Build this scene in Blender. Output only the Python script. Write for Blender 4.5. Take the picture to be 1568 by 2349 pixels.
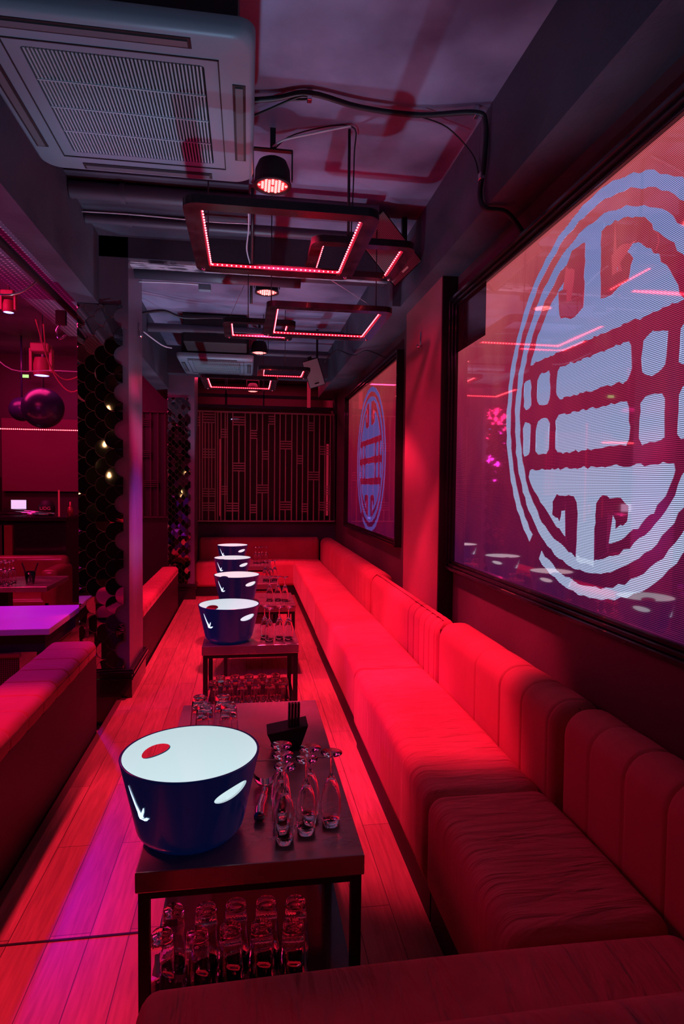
import bpy, bmesh, math, random
from mathutils import Vector, Matrix
random.seed(7)
PI = math.pi
S = bpy.context.scene
COL = S.collection
for o in list(bpy.data.objects): bpy.data.objects.remove(o)

# ------------------------------------------------------------------ camera
yaw, pit, rol = 0.15175, 0.04129, 0.01048
CAMH = 1.35
fwd = Vector((math.sin(yaw)*math.cos(pit), math.cos(yaw)*math.cos(pit), -math.sin(pit)))
r0 = Vector((math.cos(yaw), -math.sin(yaw), 0)); u0 = r0.cross(fwd)
rt = r0*math.cos(rol)+u0*math.sin(rol); up = u0*math.cos(rol)-r0*math.sin(rol)
cd = bpy.data.cameras.new('camera'); cam = bpy.data.objects.new('camera', cd); COL.objects.link(cam)
M = Matrix((rt, up, -fwd)).transposed().to_4x4(); M.translation = Vector((0, 0, CAMH)); cam.matrix_world = M
cd.sensor_fit = 'HORIZONTAL'; cd.sensor_width = 24.0; cd.lens = 1420/1568*24.0
cd.clip_start = .02; cd.clip_end = 60
S.camera = cam
# ------------------------------------------------------------------ world, exposure
w = bpy.data.worlds.new('world'); S.world = w; w.use_nodes = True
w.node_tree.nodes['Background'].inputs[0].default_value = (.30, .12, .30, 1)
w.node_tree.nodes['Background'].inputs[1].default_value = 0.005
S.view_settings.view_transform = 'Standard'; S.view_settings.look = 'None'
S.view_settings.exposure = 0.0; S.view_settings.gamma = 1.0; S.view_settings.use_curve_mapping = False
# ------------------------------------------------------------------ lights of the room
RED = (1.0, .032, .12)
def aim(o, a, b):
    d = Vector(b)-Vector(a); o.location = a; o.rotation_euler = d.to_track_quat('-Z', 'Y').to_euler()
def spot(name, a, b, power, color, size, blend=.3, radius=.04):
    l = bpy.data.lights.new(name, 'SPOT'); l.energy = power; l.color = color; l.spot_size = math.radians(size)
    l.spot_blend = blend; l.shadow_soft_size = radius
    o = bpy.data.objects.new(name, l); COL.objects.link(o); aim(o, a, b); return o
def area(name, a, b, power, color, sx, sy):
    l = bpy.data.lights.new(name, 'AREA'); l.energy = power; l.color = color; l.shape = 'RECTANGLE'; l.size = sx; l.size_y = sy
    o = bpy.data.objects.new(name, l); COL.objects.link(o); aim(o, a, b); return o
def point(name, a, power, color, radius=.05):
    l = bpy.data.lights.new(name, 'POINT'); l.energy = power; l.color = color; l.shadow_soft_size = radius
    o = bpy.data.objects.new(name, l); COL.objects.link(o); o.location = a; return o
# downlights of the ceiling lamps (aims)
PARS = [((.105, 2.83, 2.69), (.80, 3.05, .3), 430, 55), ((.128, 4.40, 2.70), (.45, 4.4, 0), 460, 84), ((.11, 6.2, 2.66), (.35, 6.1, 0), 400, 84)]
for a, b, p, sz in PARS: spot('lamp_and_fill', (a[0], a[1], a[2]-.03), b, p, RED, sz, .35, .05)
spot('lamp_and_fill', (-1.14, 1.65, 2.42), (-.86, 1.95, 0), 360, RED, 48, .3, .05)
spot('lamp_and_fill', (-2.4, 2.0, 1.6), (.55, 3.1, 2.93), 60, (1, .02, .40), 34, .8, .1)  # unseen magenta uplight, added to tint the ceiling
# coloured washes; several are bare lights added without a fixture
spot('lamp_and_fill', (-2.6, 2.2, 2.5), (-.3, 3.1, .0), 70, (.45, .0, 1.0), 44, .5, .1)
spot('lamp_and_fill', (-1.63, 5.3, 2.19), (-1.30, 3.8, .5), 190, (.14, .0, 1.0), 46, .6, .06)
spot('lamp_and_fill', (.95, 4.4, 2.45), (-.74, 4.32, 1.12), 260, (.16, .08, 1.0), 20, 1.0, .08)  # added violet spot for the blue band on the column side, no fixture
spot('lamp_and_fill', (.7, 3.6, 2.7), (-.74, 4.3, 1.75), 900, (1, .02, .2), 22, 1.0, .08)  # added red spot to brighten the column side, no fixture
area('lamp_and_fill', (-2.6, 6.6, 2.75), (-2.6, 7.4, 0), 36, (1, .02, .22), 1.6, .5)  # bare fill light added for the back of the left room
spot('lamp_and_fill', (-.25, 2.9, 2.8), (1.07, 3.85, 1.75), 85, (1, .03, .20), 42, 1.0, .08)  # added red spot to brighten the pilaster, no fixture
area('lamp_and_fill', (-2.4, 3.6, 2.8), (-2.0, 4.4, 0), 45, (1, .02, .16), 1.2, .8)  # bare fill light added over the front of the left room
point('lamp_and_fill', (-2.3, 4.2, 1.9), 12, (1, .03, .6), .15)  # added magenta fill so the underside of the ceiling tray shows
area('lamp_and_fill', (.2, 8.95, 2.85), (.2, 9.2, 0), 14, RED, 1.6, .3)

# ------------------------------------------------------------------ helpers
def tag(o, label=None, cat=None, group=None, kind=None):
    if label: o['label'] = label
    if cat: o['category'] = cat
    if group: o['group'] = group
    if kind: o['kind'] = kind
    return o
def empty(name, loc, label, cat, group=None, rz=0):
    o = bpy.data.objects.new(name, None); COL.objects.link(o); o.location = loc; o.rotation_euler = (0, 0, rz)
    o.empty_display_size = .05
    return tag(o, label, cat, group)
def obj(name, bm, mat, parent=None, loc=None, smooth=False, auto=None):
    me = bpy.data.meshes.new(name)
    bmesh.ops.recalc_face_normals(bm, faces=bm.faces)
    bm.to_mesh(me); bm.free()
    if isinstance(mat, (list, tuple)):
        for m in mat: me.materials.append(m)
    else: me.materials.append(mat)
    if smooth or auto:
        for p in me.polygons: p.use_smooth = True
    if auto: me.set_sharp_from_angle(angle=math.radians(auto))
    o = bpy.data.objects.new(name, me); COL.objects.link(o)
    if parent: o.parent = parent
    if loc: o.location = loc
    return o
def struct(name, bm, mat, **k): return tag(obj(name, bm, mat, **k), kind='structure')
def children(o): return [c for c in bpy.data.objects if c.parent == o]
def copy_tree(o, parent=None):
    c = o.copy(); COL.objects.link(c)
    if parent: c.parent = parent
    for ch in children(o):
        if ch is not c: copy_tree(ch, c)
    return c
def dup(o, loc, label=None, group=None, rz=None):
    c = copy_tree(o); c.location = loc
    if label: c['label'] = label
    if group: c['group'] = group
    if rz is not None: c.rotation_euler.z = rz
    return c
def box(bm, x0, x1, y0, y1, z0, z1, bev=0, seg=2):
    m = Matrix.Translation(((x0+x1)/2, (y0+y1)/2, (z0+z1)/2)) @ Matrix.Diagonal((abs(x1-x0), abs(y1-y0), abs(z1-z0), 1))
    r = bmesh.ops.create_cube(bm, size=1, matrix=m)
    if bev:
        es = set(e for v in r['verts'] for e in v.link_edges)
        bmesh.ops.bevel(bm, geom=list(es), offset=bev, segments=seg, affect='EDGES', profile=.5)
    return r
def B(*a, **k):
    bm = bmesh.new(); box(bm, *a, **k); return bm
def boxes(lst):
    bm = bmesh.new()
    for a in lst: box(bm, *a)
    return bm
def tube(bm, pts, r, n=8, caps=True):
    pts = [Vector(p) for p in pts]; rings = []
    prev = None
    for i, p in enumerate(pts):
        t = (pts[min(i+1, len(pts)-1)]-pts[max(i-1, 0)]).normalized()
        a = Vector((0, 0, 1)) if abs(t.z) < .95 else Vector((1, 0, 0))
        s = t.cross(a).normalized() if prev is None else (prev-t*prev.dot(t)).normalized()
        prev = s; q = t.cross(s)
        rr = r[i] if isinstance(r, (list, tuple)) else r
        rings.append([bm.verts.new(p+(s*math.cos(2*PI*k/n)+q*math.sin(2*PI*k/n))*rr) for k in range(n)])
    for a, b in zip(rings, rings[1:]):
        for k in range(n): bm.faces.new((a[k], a[(k+1) % n], b[(k+1) % n], b[k]))
    if caps: bm.faces.new(rings[0][::-1]); bm.faces.new(rings[-1])
def T(pts, r, n=8):
    bm = bmesh.new(); tube(bm, pts, r, n); return bm
def smoothpath(pts, n=6):
    P = [Vector(p) for p in pts]; out = []
    for i in range(len(P)-1):
        a, b, c, d = P[max(i-1, 0)], P[i], P[i+1], P[min(i+2, len(P)-1)]
        for k in range(n):
            t = k/n
            out.append(.5*((2*b)+(c-a)*t+(2*a-5*b+4*c-d)*t*t+(3*b-a-3*c+d)*t**3))
    out.append(P[-1]); return out
def lathe(bm, prof, n=32, c=(0, 0, 0), closed=False):
    rings = []
    for r, z in prof:
        if r < 1e-5: rings.append([bm.verts.new((c[0], c[1], c[2]+z))])
        else: rings.append([bm.verts.new((c[0]+r*math.cos(2*PI*k/n), c[1]+r*math.sin(2*PI*k/n), c[2]+z)) for k in range(n)])
    pairs = list(zip(rings, rings[1:]))
    if closed: pairs.append((rings[-1], rings[0]))
    for a, b in pairs:
        if len(a) == 1 and len(b) == 1: continue
        for k in range(n):
            k2 = (k+1) % n
            if len(a) == 1: bm.faces.new((a[0], b[k], b[k2]))
            elif len(b) == 1: bm.faces.new((a[k], a[k2], b[0]))
            else: bm.faces.new((a[k], a[k2], b[k2], b[k]))
def LT(prof, n=32, c=(0, 0, 0), closed=False):
    bm = bmesh.new(); lathe(bm, prof, n, c, closed); return bm
def rrect(x0, x1, y0, y1, r, n=5):
    out = []
    for cx, cy, a0 in ((x1-r, y1-r, 0), (x0+r, y1-r, 90), (x0+r, y0+r, 180), (x1-r, y0+r, 270)):
        for k in range(n+1):
            a = math.radians(a0+90*k/n); out.append((cx+r*math.cos(a), cy+r*math.sin(a)))
    return out

# ------------------------------------------------------------------ materials
def mat(name, col=(.5, .5, .5), rough=.5, metal=0, spec=.5, emis=None, es=1, coat=0, trans=0, ior=1.45, sheen=0):
    m = bpy.data.materials.new(name); m.use_nodes = True
    b = m.node_tree.nodes['Principled BSDF']
    b.inputs['Base Color'].default_value = (*col, 1); b.inputs['Roughness'].default_value = rough
    b.inputs['Metallic'].default_value = metal; b.inputs['Specular IOR Level'].default_value = spec
    b.inputs['Coat Weight'].default_value = coat; b.inputs['Transmission Weight'].default_value = trans; b.inputs['IOR'].default_value = ior
    b.inputs['Sheen Weight'].default_value = sheen
    if emis: b.inputs['Emission Color'].default_value = (*emis, 1); b.inputs['Emission Strength'].default_value = es
    return m
def N(m, t, **k):
    n = m.node_tree.nodes.new(t)
    for a, v in k.items():
        if a in ('operation', 'blend_type', 'data_type', 'wave_type', 'bands_direction', 'feature', 'interpolation_type', 'noise_dimensions'): setattr(n, a, v)
        else: n.inputs[a].default_value = v
    return n
def LK(m, a, b): m.node_tree.links.new(a, b)
def bsdf(m): return m.node_tree.nodes['Principled BSDF']
def coords(m, scale=(1, 1, 1), loc=(0, 0, 0)):
    tc = N(m, 'ShaderNodeTexCoord'); mp = N(m, 'ShaderNodeMapping', Scale=scale, Location=loc)
    LK(m, tc.outputs['Object'], mp.inputs['Vector']); return mp.outputs[0]
def ramp(m, stops):
    r = N(m, 'ShaderNodeValToRGB'); e = r.color_ramp.elements
    while len(e) < len(stops): e.new(.5)
    for i, (p, c) in enumerate(stops): e[i].position = p; e[i].color = (*c, 1)
    return r
def noisy(m, c1, c2, scale=3, vs=(1, 1, 1), lo=.35, hi=.7, bump=0, bscale=None, rough=None, detail=6):
    v = coords(m, vs); n = N(m, 'ShaderNodeTexNoise', Scale=scale, Detail=detail); LK(m, v, n.inputs['Vector'])
    r = ramp(m, [(lo, c1), (hi, c2)]); LK(m, n.outputs[0], r.inputs[0]); LK(m, r.outputs[0], bsdf(m).inputs['Base Color'])
    if rough:
        rr = ramp(m, [(.3, (rough[0],)*3), (.7, (rough[1],)*3)]); LK(m, n.outputs[0], rr.inputs[0]); LK(m, rr.outputs[0], bsdf(m).inputs['Roughness'])
    if bump:
        n2 = N(m, 'ShaderNodeTexNoise', Scale=bscale or scale, Detail=8); LK(m, v, n2.inputs['Vector'])
        b = N(m, 'ShaderNodeBump', Strength=bump, Distance=.02); LK(m, n2.outputs[0], b.inputs['Height']); LK(m, b.outputs[0], bsdf(m).inputs['Normal'])
    return m
# painted dark plaster
m_paint = noisy(mat('dark_paint', rough=.55), (.045, .040, .060), (.085, .078, .105), 2.2, bump=.15, bscale=30, rough=(.45, .7))
m_ceil = noisy(mat('ceiling_paint', rough=.6), (.10, .08, .14), (.27, .22, .33), 1.9, lo=.36, hi=.6, bump=.25, bscale=6, rough=(.5, .75))
m_wall = noisy(mat('wall_paint', rough=.6), (.10, .045, .055), (.14, .06, .075), 2.0, bump=.08, bscale=40)
m_pil = noisy(mat('lit_pilaster_paint', rough=.5), (.34, .10, .12), (.42, .13, .15), 2.5, bump=.05, bscale=40)  # wall paint lightened to stand in for light on the pilaster
m_col = noisy(mat('column_paint', rough=.34), (.13, .09, .13), (.19, .14, .19), 3, vs=(1, 1, .2), bump=.05, bscale=30)
m_black = mat('black_matt', (.012, .010, .012), .6)
m_blackgloss = mat('black_gloss', (.015, .012, .016), .18, coat=.4)
m_frame = noisy(mat('black_lacquer', rough=.2, coat=.2), (.010, .006, .008), (.022, .011, .015), 12, rough=(.12, .3))
m_steelblack = mat('black_steel', (.02, .018, .02), .4, metal=.3)
m_chrome = mat('chrome', (.7, .7, .72), .12, metal=1)
m_greypl = mat('grey_plastic', (.17, .23, .27), .40)
m_cable = mat('cable_black', (.015, .014, .018), .45)
m_cablew = mat('cable_white', (.6, .55, .6), .4)
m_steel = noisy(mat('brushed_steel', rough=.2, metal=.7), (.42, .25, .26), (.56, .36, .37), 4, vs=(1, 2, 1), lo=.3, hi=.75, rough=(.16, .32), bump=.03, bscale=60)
def fabric(name, c1, c2, stretch):
    m = mat(name, rough=.85, sheen=.22, spec=.15)
    b = bsdf(m); b.inputs['Sheen Roughness'].default_value = .4; b.inputs['Sheen Tint'].default_value = (1, .5, .5, 1)
    v = coords(m, (1, 1, 1)); n = N(m, 'ShaderNodeTexNoise', Scale=3.5, Detail=5); LK(m, v, n.inputs['Vector'])
    r = ramp(m, [(.3, c1), (.7, c2)]); LK(m, n.outputs[0], r.inputs[0]); LK(m, r.outputs[0], b.inputs['Base Color'])
    v2 = coords(m, stretch); n2 = N(m, 'ShaderNodeTexNoise', Scale=4.0, Detail=3, Distortion=.6); LK(m, v2, n2.inputs['Vector'])
    v3 = coords(m, (1, 1, 1)); n3 = N(m, 'ShaderNodeTexNoise', Scale=260, Detail=2); LK(m, v3, n3.inputs['Vector'])
    b1 = N(m, 'ShaderNodeBump', Strength=.45, Distance=.03); LK(m, n2.outputs[0], b1.inputs['Height'])
    ge = N(m, 'ShaderNodeNewGeometry'); sx = N(m, 'ShaderNodeSeparateXYZ'); LK(m, ge.outputs['Normal'], sx.inputs[0]); ms = N(m, 'ShaderNodeMath', operation='MULTIPLY_ADD'); LK(m, sx.outputs[2], ms.inputs[0]); ms.inputs[1].default_value = .85; ms.inputs[2].default_value = .10; ms.use_clamp = True; LK(m, ms.outputs[0], b1.inputs['Strength'])
    b2 = N(m, 'ShaderNodeBump', Strength=.25, Distance=.001); LK(m, n3.outputs[0], b2.inputs['Height']); LK(m, b1.outputs[0], b2.inputs['Normal'])
    LK(m, b2.outputs[0], b.inputs['Normal']); return m
m_velvet = fabric('red_velvet', (.50, .075, .09), (.62, .115, .14), (1.1, 6.5, 1))
m_velvetb = fabric('red_velvet_back', (.48, .07, .085), (.57, .10, .12), (.8, 1.2, .8))
m_velvetx = fabric('red_velvet_cross', (.50, .075, .09), (.62, .115, .14), (5, 1.1, 1))
m_booth = fabric('booth_velvet', (.26, .03, .05), (.32, .04, .065), (.5, .8, 1))
m_piping = mat('piping', (.10, .012, .015), .6)
m_dvd = noisy(mat('divider_panel', rough=.5), (.007, .004, .006), (.012, .007, .010), 4, vs=(1, 1, .3))
# floor planks
m_floor = mat('wood_planks', rough=.4)
b = bsdf(m_floor); v = coords(m_floor, (1, 1, 1)); mp = N(m_floor, 'ShaderNodeMapping', Rotation=(0, 0, PI/2)); LK(m_floor, v, mp.inputs['Vector'])
br = N(m_floor, 'ShaderNodeTexBrick'); LK(m_floor, mp.outputs[0], br.inputs['Vector'])
for k, val in dict(Scale=1.0, Color1=(.44, .15, .13, 1), Color2=(.33, .11, .095, 1), Mortar=(.10, .04, .03, 1)).items(): br.inputs[k].default_value = val
br.inputs['Mortar Size'].default_value = .0015; br.inputs['Brick Width'].default_value = .95; br.inputs['Row Height'].default_value = .115
v2 = coords(m_floor, (22, 1.6, 1)); gn = N(m_floor, 'ShaderNodeTexNoise', Scale=3, Detail=7, Distortion=.8); LK(m_floor, v2, gn.inputs['Vector'])
gr = ramp(m_floor, [(.3, (.72, .70, .70)), (.65, (1.1, 1.1, 1.1))]); LK(m_floor, gn.outputs[0], gr.inputs[0])
mx = N(m_floor, 'ShaderNodeMix', data_type='RGBA', blend_type='MULTIPLY'); mx.inputs[0].default_value = 1
LK(m_floor, br.outputs[0], mx.inputs[6]); LK(m_floor, gr.outputs[0], mx.inputs[7]); LK(m_floor, mx.outputs[2], b.inputs['Base Color'])
bu = N(m_floor, 'ShaderNodeBump', Strength=.12, Distance=.004); LK(m_floor, gn.outputs[0], bu.inputs['Height']); LK(m_floor, bu.outputs[0], b.inputs['Normal'])
# glass
m_glass = mat('clear_glass', (1, .97, .97), .02, trans=1, ior=1.45)
# mirror tiles
m_mirror = mat('dark_mirror', (.42, .36, .36), .03, metal=1)
m_led = mat('red_led', (.8, .05, .05), .4, emis=(1.0, .045, .06), es=22)
m_ledstrip = mat('led_tape', (.5, .05, .06), .5, emis=(1, .01, .05), es=1.1)
m_parled = mat('lamp_lens', (.9, .2, .2), .3, emis=(1.0, .15, .14), es=4.5)
m_parface = mat('lamp_face', (.3, .03, .03), .35, emis=(1, .02, .04), es=.55)
m_blueled = mat('blue_lens', (.3, .3, .9), .3, emis=(.16, .22, 1.0), es=6)
m_white = mat('bucket_inside', (.35, .40, .40), .5, emis=(.50, .63, .67), es=.88)
m_navy = mat('bucket_shell', (.006, .02, .10), .28, emis=(.0, .008, .07), es=.28, coat=.2)
m_lattice = noisy(mat('lattice_wood', rough=.5), (.42, .24, .22), (.58, .36, .32), 6, vs=(1, 1, .2))
m_ptn = mat('maroon_panel', (.05, .01, .022), .45)
m_pipe = mat('painted_pipe', (.07, .065, .09), .42)
m_spk = mat('speaker_grille', (.55, .42, .38), .6)
def dotted(name, base, dark, scale, rough=.5, metal=0, offset=.18, plane='xz'):
    m = mat(name, base, rough, metal)
    v = coords(m, (scale if 'x' in plane else 0, scale if 'y' in plane else 0, scale if 'z' in plane else 0)); vo = N(m, 'ShaderNodeTexVoronoi', Scale=1.0, Randomness=0.0); LK(m, v, vo.inputs['Vector'])
    r = ramp(m, [(offset, dark), (offset+.06, base)]); LK(m, vo.outputs[0], r.inputs[0]); LK(m, r.outputs[0], bsdf(m).inputs['Base Color']); return m
m_grille = dotted('perforated_grille', (.55, .40, .38), (.10, .05, .05), 140, offset=.3)

# video walls: warm red picture with fine pixel rows; what the display shows is its own light
def screen_mat(name, base, emblem=False, pitch=.0055):
    m = bpy.data.materials.new(name); m.use_nodes = True; b = bsdf(m)
    b.inputs['Base Color'].default_value = (.006, .004, .006, 1); b.inputs['Roughness'].default_value = .04; b.inputs['Specular IOR Level'].default_value = 1.0; b.inputs['Coat Weight'].default_value = 1.0; b.inputs['IOR'].default_value = 1.8; b.inputs['Coat IOR'].default_value = 1.7; b.inputs['Coat Roughness'].default_value = .01
    tc = N(m, 'ShaderNodeTexCoord'); sep = N(m, 'ShaderNodeSeparateXYZ'); LK(m, tc.outputs['Object'], sep.inputs[0])
    def M_(op, a, bb=None):
        n = N(m, 'ShaderNodeMath', operation=op)
        if hasattr(a, 'links'): LK(m, a, n.inputs[0])
        else: n.inputs[0].default_value = a
        if bb is not None:
            if hasattr(bb, 'links'): LK(m, bb, n.inputs[1])
            else: n.inputs[1].default_value = bb
        return n.outputs[0]
    rows = M_('MULTIPLY', M_('ADD', M_('SINE', M_('MULTIPLY', sep.outputs[2], 2*PI/pitch)), 1), .5)
    cols = M_('MULTIPLY', M_('ADD', M_('SINE', M_('MULTIPLY', sep.outputs[1], 2*PI/pitch)), 1), .5)
    lum = M_('ADD', M_('MULTIPLY', M_('POWER', rows, 1.3), M_('ADD', M_('MULTIPLY', cols, .45), .9)), .16)
    nz = N(m, 'ShaderNodeTexNoise', Scale=2.2, Detail=7, Distortion=.8)
    mp = N(m, 'ShaderNodeMapping', Scale=(1, 1.6, .8)); LK(m, tc.outputs['Object'], mp.inputs[0]); LK(m, mp.outputs[0], nz.inputs['Vector'])
    if emblem:
        r = ramp(m, [(.2, base[0]), (.8, base[1])]); z = M_('DIVIDE', M_('SUBTRACT', 2.4, sep.outputs[2]), 1.5); LK(m, z, r.inputs[0]); c = r.outputs[0]
    else:
        z = M_('DIVIDE', M_('SUBTRACT', sep.outputs[2], .93), 1.41)
        z2 = M_('ADD', z, M_('MULTIPLY', M_('SUBTRACT', nz.outputs[0], .5), .55))
        r = ramp(m, base); LK(m, z2, r.inputs[0]); c = r.outputs[0]
    LK(m, c, b.inputs['Emission Color']); LK(m, lum, b.inputs['Emission Strength'])
    return m
m_scrbg = screen_mat('video_red', [(0, (.10, .008, .07)), (.3, (.26, .012, .07)), (.62, (.46, .025, .085)), (1.0, (.72, .13, .16))])
m_screm = screen_mat('video_blue', ((.32, .36, .78), (.58, .66, 1.0)), emblem=True)
m_scrbg2 = screen_mat('video_red_far', [(0, (.14, .004, .06)), (.3, (.34, .006, .055)), (.65, (.46, .010, .05)), (1.0, (.62, .07, .09))])
m_screm2 = screen_mat('video_blue_far', ((.20, .14, .55), (.16, .10, .52)), emblem=True)
m_scrbg2.node_tree.nodes['Principled BSDF'].inputs['Specular IOR Level'].default_value = .6

# ================================================================== SETTING
WX = 1.15          # right wall plane
ZC = 2.93          # ceiling
FLOW = -.17        # lower floor of the left side
# platform floor with cutout beside column
bm = bmesh.new()
pts = [(-.785, -1.2), (WX+.02, -1.2), (WX+.02, 8.3), (-1.0, 8.3), (-1.0, 7.45), (-.735, 7.45), (-.735, 4.05), (-.785, 4.03)]
vs = [bm.verts.new((x, y, 0)) for x, y in pts]; vb = [bm.verts.new((x, y, FLOW)) for x, y in pts]
bm.faces.new(vs); bm.faces.new(vb[::-1])
for i in range(len(pts)): bm.faces.new((vs[i], vb[i], vb[(i+1) % len(pts)], vs[(i+1) % len(pts)]))
struct('floor', bm, m_floor)
struct('floor', B(-4.6, -.6, -1.2, 9.8, FLOW-.1, FLOW-.001), m_floor)
struct('trim_1', B(-.784, -.02-.3, 1.876, 1.884, 0, .0025), m_black)   # dark joint between floor panels
struct('trim_2', B(-.80, -.77, -1.0, 3.98, 0, .004, bev=.0015), mat('edge_strip', (.10, .035, .03), .45))
# walls
struct('wall_right', boxes([(WX+.012, WX+.15, -1.2, 9.8, FLOW, ZC)]), m_wall)
struct('ceiling', boxes([(-.905, WX+.1, -1.2, 9.8, ZC, ZC+.12), (-4.7, -1.02, -1.2, 9.8, ZC+.02, ZC+.12)]), m_ceil)
struct('wall_left', B(-4.7, -4.55, -1.2, 9.8, FLOW, ZC+.1), m_ptn)
struct('wall_back', boxes([(-4.6, -1.02, 8.3, 8.45, FLOW, ZC+.02)]), m_ptn)
struct('wall_far', B(-1.1, WX+.1, 9.7, 9.8, FLOW, ZC), m_ptn)
struct('wall_front', B(-4.7, WX+.15, -1.3, -1.2, FLOW, ZC+.1), m_black)
# pilaster between the screens and its face
struct('trim_3', boxes([(1.071, WX+.03, 3.39, 4.17, 0, 2.545)]), m_pil)
struct('trim_4', boxes([(1.075, WX+.03, 3.381, 3.3895, 0, 2.545)]), m_black)
# beams
struct('trim_5', boxes([(.985, WX+.05, -1.2, 4.0, 2.53, ZC+.02), (.93, WX+.05, 4.0, 8.3, 2.53, ZC+.02)]), m_paint)      # long right beam
struct('trim_6', boxes([(-1.035, -.905, -1.2, 4.036, 2.455, ZC+.05)]), m_paint)   # long left beam
struct('trim_7', boxes([(-1.06, -.905, 4.55, 8.3, 2.455, ZC+.05)]), m_paint)
struct('trim_8', boxes([(-.905, .985, 4.036, 4.30, 2.745, ZC+.02)]), m_paint)     # cross beam
struct('trim_9', boxes([(-.905, .93, 7.30, 7.55, 2.62, ZC+.02)]), m_paint)        # far cross beam
struct('trim_10', boxes([(-.905, .0, 3.30, 4.04, 2.90, ZC+.01), (-.905, -.30, 3.45, 4.04, 2.87, ZC)]), m_paint)   # stepped ceiling bulkhead
# peeling strip under the cross beam
m_peel = noisy(mat('peeling_plaster', rough=.7), (.05, .05, .07), (.42, .40, .46), 9, vs=(1, 5, 1), lo=.42, hi=.5, bump=.8, bscale=14)
bm = bmesh.new(); box(bm, -.74, .985, 4.05, 4.17, 2.727, 2.7445)
struct('trim_11', bm, m_peel)
bm = T([(-.74, 4.27, 2.745), (.35, 4.27, 2.745)], .05, 16); struct('trim_12', bm, m_pipe, smooth=True)
# columns
def column(name, x0, x1, y0, y1):
    bm = bmesh.new(); box(bm, x0, x1, y0, y1, FLOW, ZC+.04); o = struct(name, bm, m_col)
    return o
column('trim_13', -1.035, -.733, 4.036, 4.54)
column('trim_14', -.92, -.615, 7.45, 7.95)
# column skirting
def skirt(name, x0, x1, y0, y1, z):
    bm = bmesh.new()
    for k, (d, za, zb) in enumerate(((.012, FLOW, z), (.028, z-.012, z+.006), (.02, z+.006, z+.02), (.020, z-.05, z-.038))):
        box(bm, x0-d, x1+d, y0-d, y1+d, za, zb, bev=.002, seg=1)
    struct(name, bm, m_blackgloss)
skirt('baseboard_column', -1.035, -.728, 4.03, 4.546, .165)
skirt('baseboard_far_column', -.92, -.610, 7.44, 7.95, .165)
# back wall: dado, upper header, side posts
struct('wall_back', boxes([(-.70, WX+.02, 8.16, 8.30, 0, .90), (-.70, -.665, 8.12, 8.3, .9, ZC), (1.13, WX+.02, 8.12, 8.3, .9, 2.6)]), m_paint)
struct('trim_15', boxes([(-.70, WX, 8.13, 8.16, .855, .875)]), m_black)
struct('trim_16', boxes([(-.665, WX, 8.25, 8.3, 2.36, 2.40), (-.665, WX, 8.4, 8.44, 2.52, 2.56), (-.3, -.27, 8.4, 8.44, 2.40, 2.93), (.2, .22, 8.4, 8.44, 2.4, 2.93)]), m_paint)

# ================================================================== MIRROR CLADDING ON COLUMNS
m_tileback = mat('tile_glint', (.55, .36, .30), .35, metal=.5)  # pale colour showing in the gaps, painted glints along tile edges
def mirror(name, x0, x1, yf, z0, z1, D, label, rag=True):
    # fan shaped mirror tiles, convex side left, tip right
    bm = bmesh.new(); r = D/2
    base = []
    n = 7
    for k in range(n*2+1):   # convex left semicircle from top to bottom
        a = PI/2+PI*k/(n*2); base.append((r*math.cos(a), r*math.sin(a)))
    for k in range(1, n+1):  # lower concave quarter, centre (r,-r)
        a = PI-(PI/2)*k/n; base.append((r+r*math.cos(a)-0, -r+r*math.sin(a)))
    for k in range(1, n):
        a = 3*PI/2-(PI/2)*k/n; base.append((r+r*math.cos(a), r+r*math.sin(a)))
    col = 0; x = x1+.0055-r*round((x1+.0055-x0+r*.5)/r)
    while x < x1+.03:
        off = 0 if col % 2 == 0 else r
        z = z0+off-r
        row = 0
        while z < z1+r:
            skip = x > x1-.012 and row % 2 == 1
            if not skip:
                tx, tz = random.gauss(0, .035), random.gauss(0, .035); g = .96
                vv = []
                for (a, c) in base:
                    px, pz = x+a*g, z+c*g
                    px = max(x0, min(px, x1)); pz = max(z0, min(pz, z1))
                    vv.append((px, yf-.004+a*tx+c*tz, pz))
                if max(p[0] for p in vv)-min(p[0] for p in vv) > .012 and max(p[2] for p in vv)-min(p[2] for p in vv) > .012:
                    try:
                        f = bm.faces.new([bm.verts.new(p) for p in vv])
                        r2 = bmesh.ops.extrude_face_region(bm, geom=[f])
                        for e in r2['geom']:
                            if isinstance(e, bmesh.types.BMVert): e.co.y -= .0025
                    except ValueError: pass
            z += D; row += 1
        x += r; col += 1
    bmesh.ops.triangulate(bm, faces=[f for f in bm.faces if len(f.verts) > 4])
    t = obj(name, bm, m_mirror); obj('glint_backing', B(x0, x1-r*.95, yf-.0015, yf+.0035, z0, z1), m_tileback, t)
    return tag(t, label, 'mirror')
mirror('mirror_cladding', -1.032, -.766, 4.032, .19, 2.452, .115, 'dark scalloped mirror tiles covering the front of the nearer column')
mirror('mirror_cladding', -.918, -.66, 7.446, .19, 2.36, .075, 'small scalloped mirror tiles on the far column beside the lattice')

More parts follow.
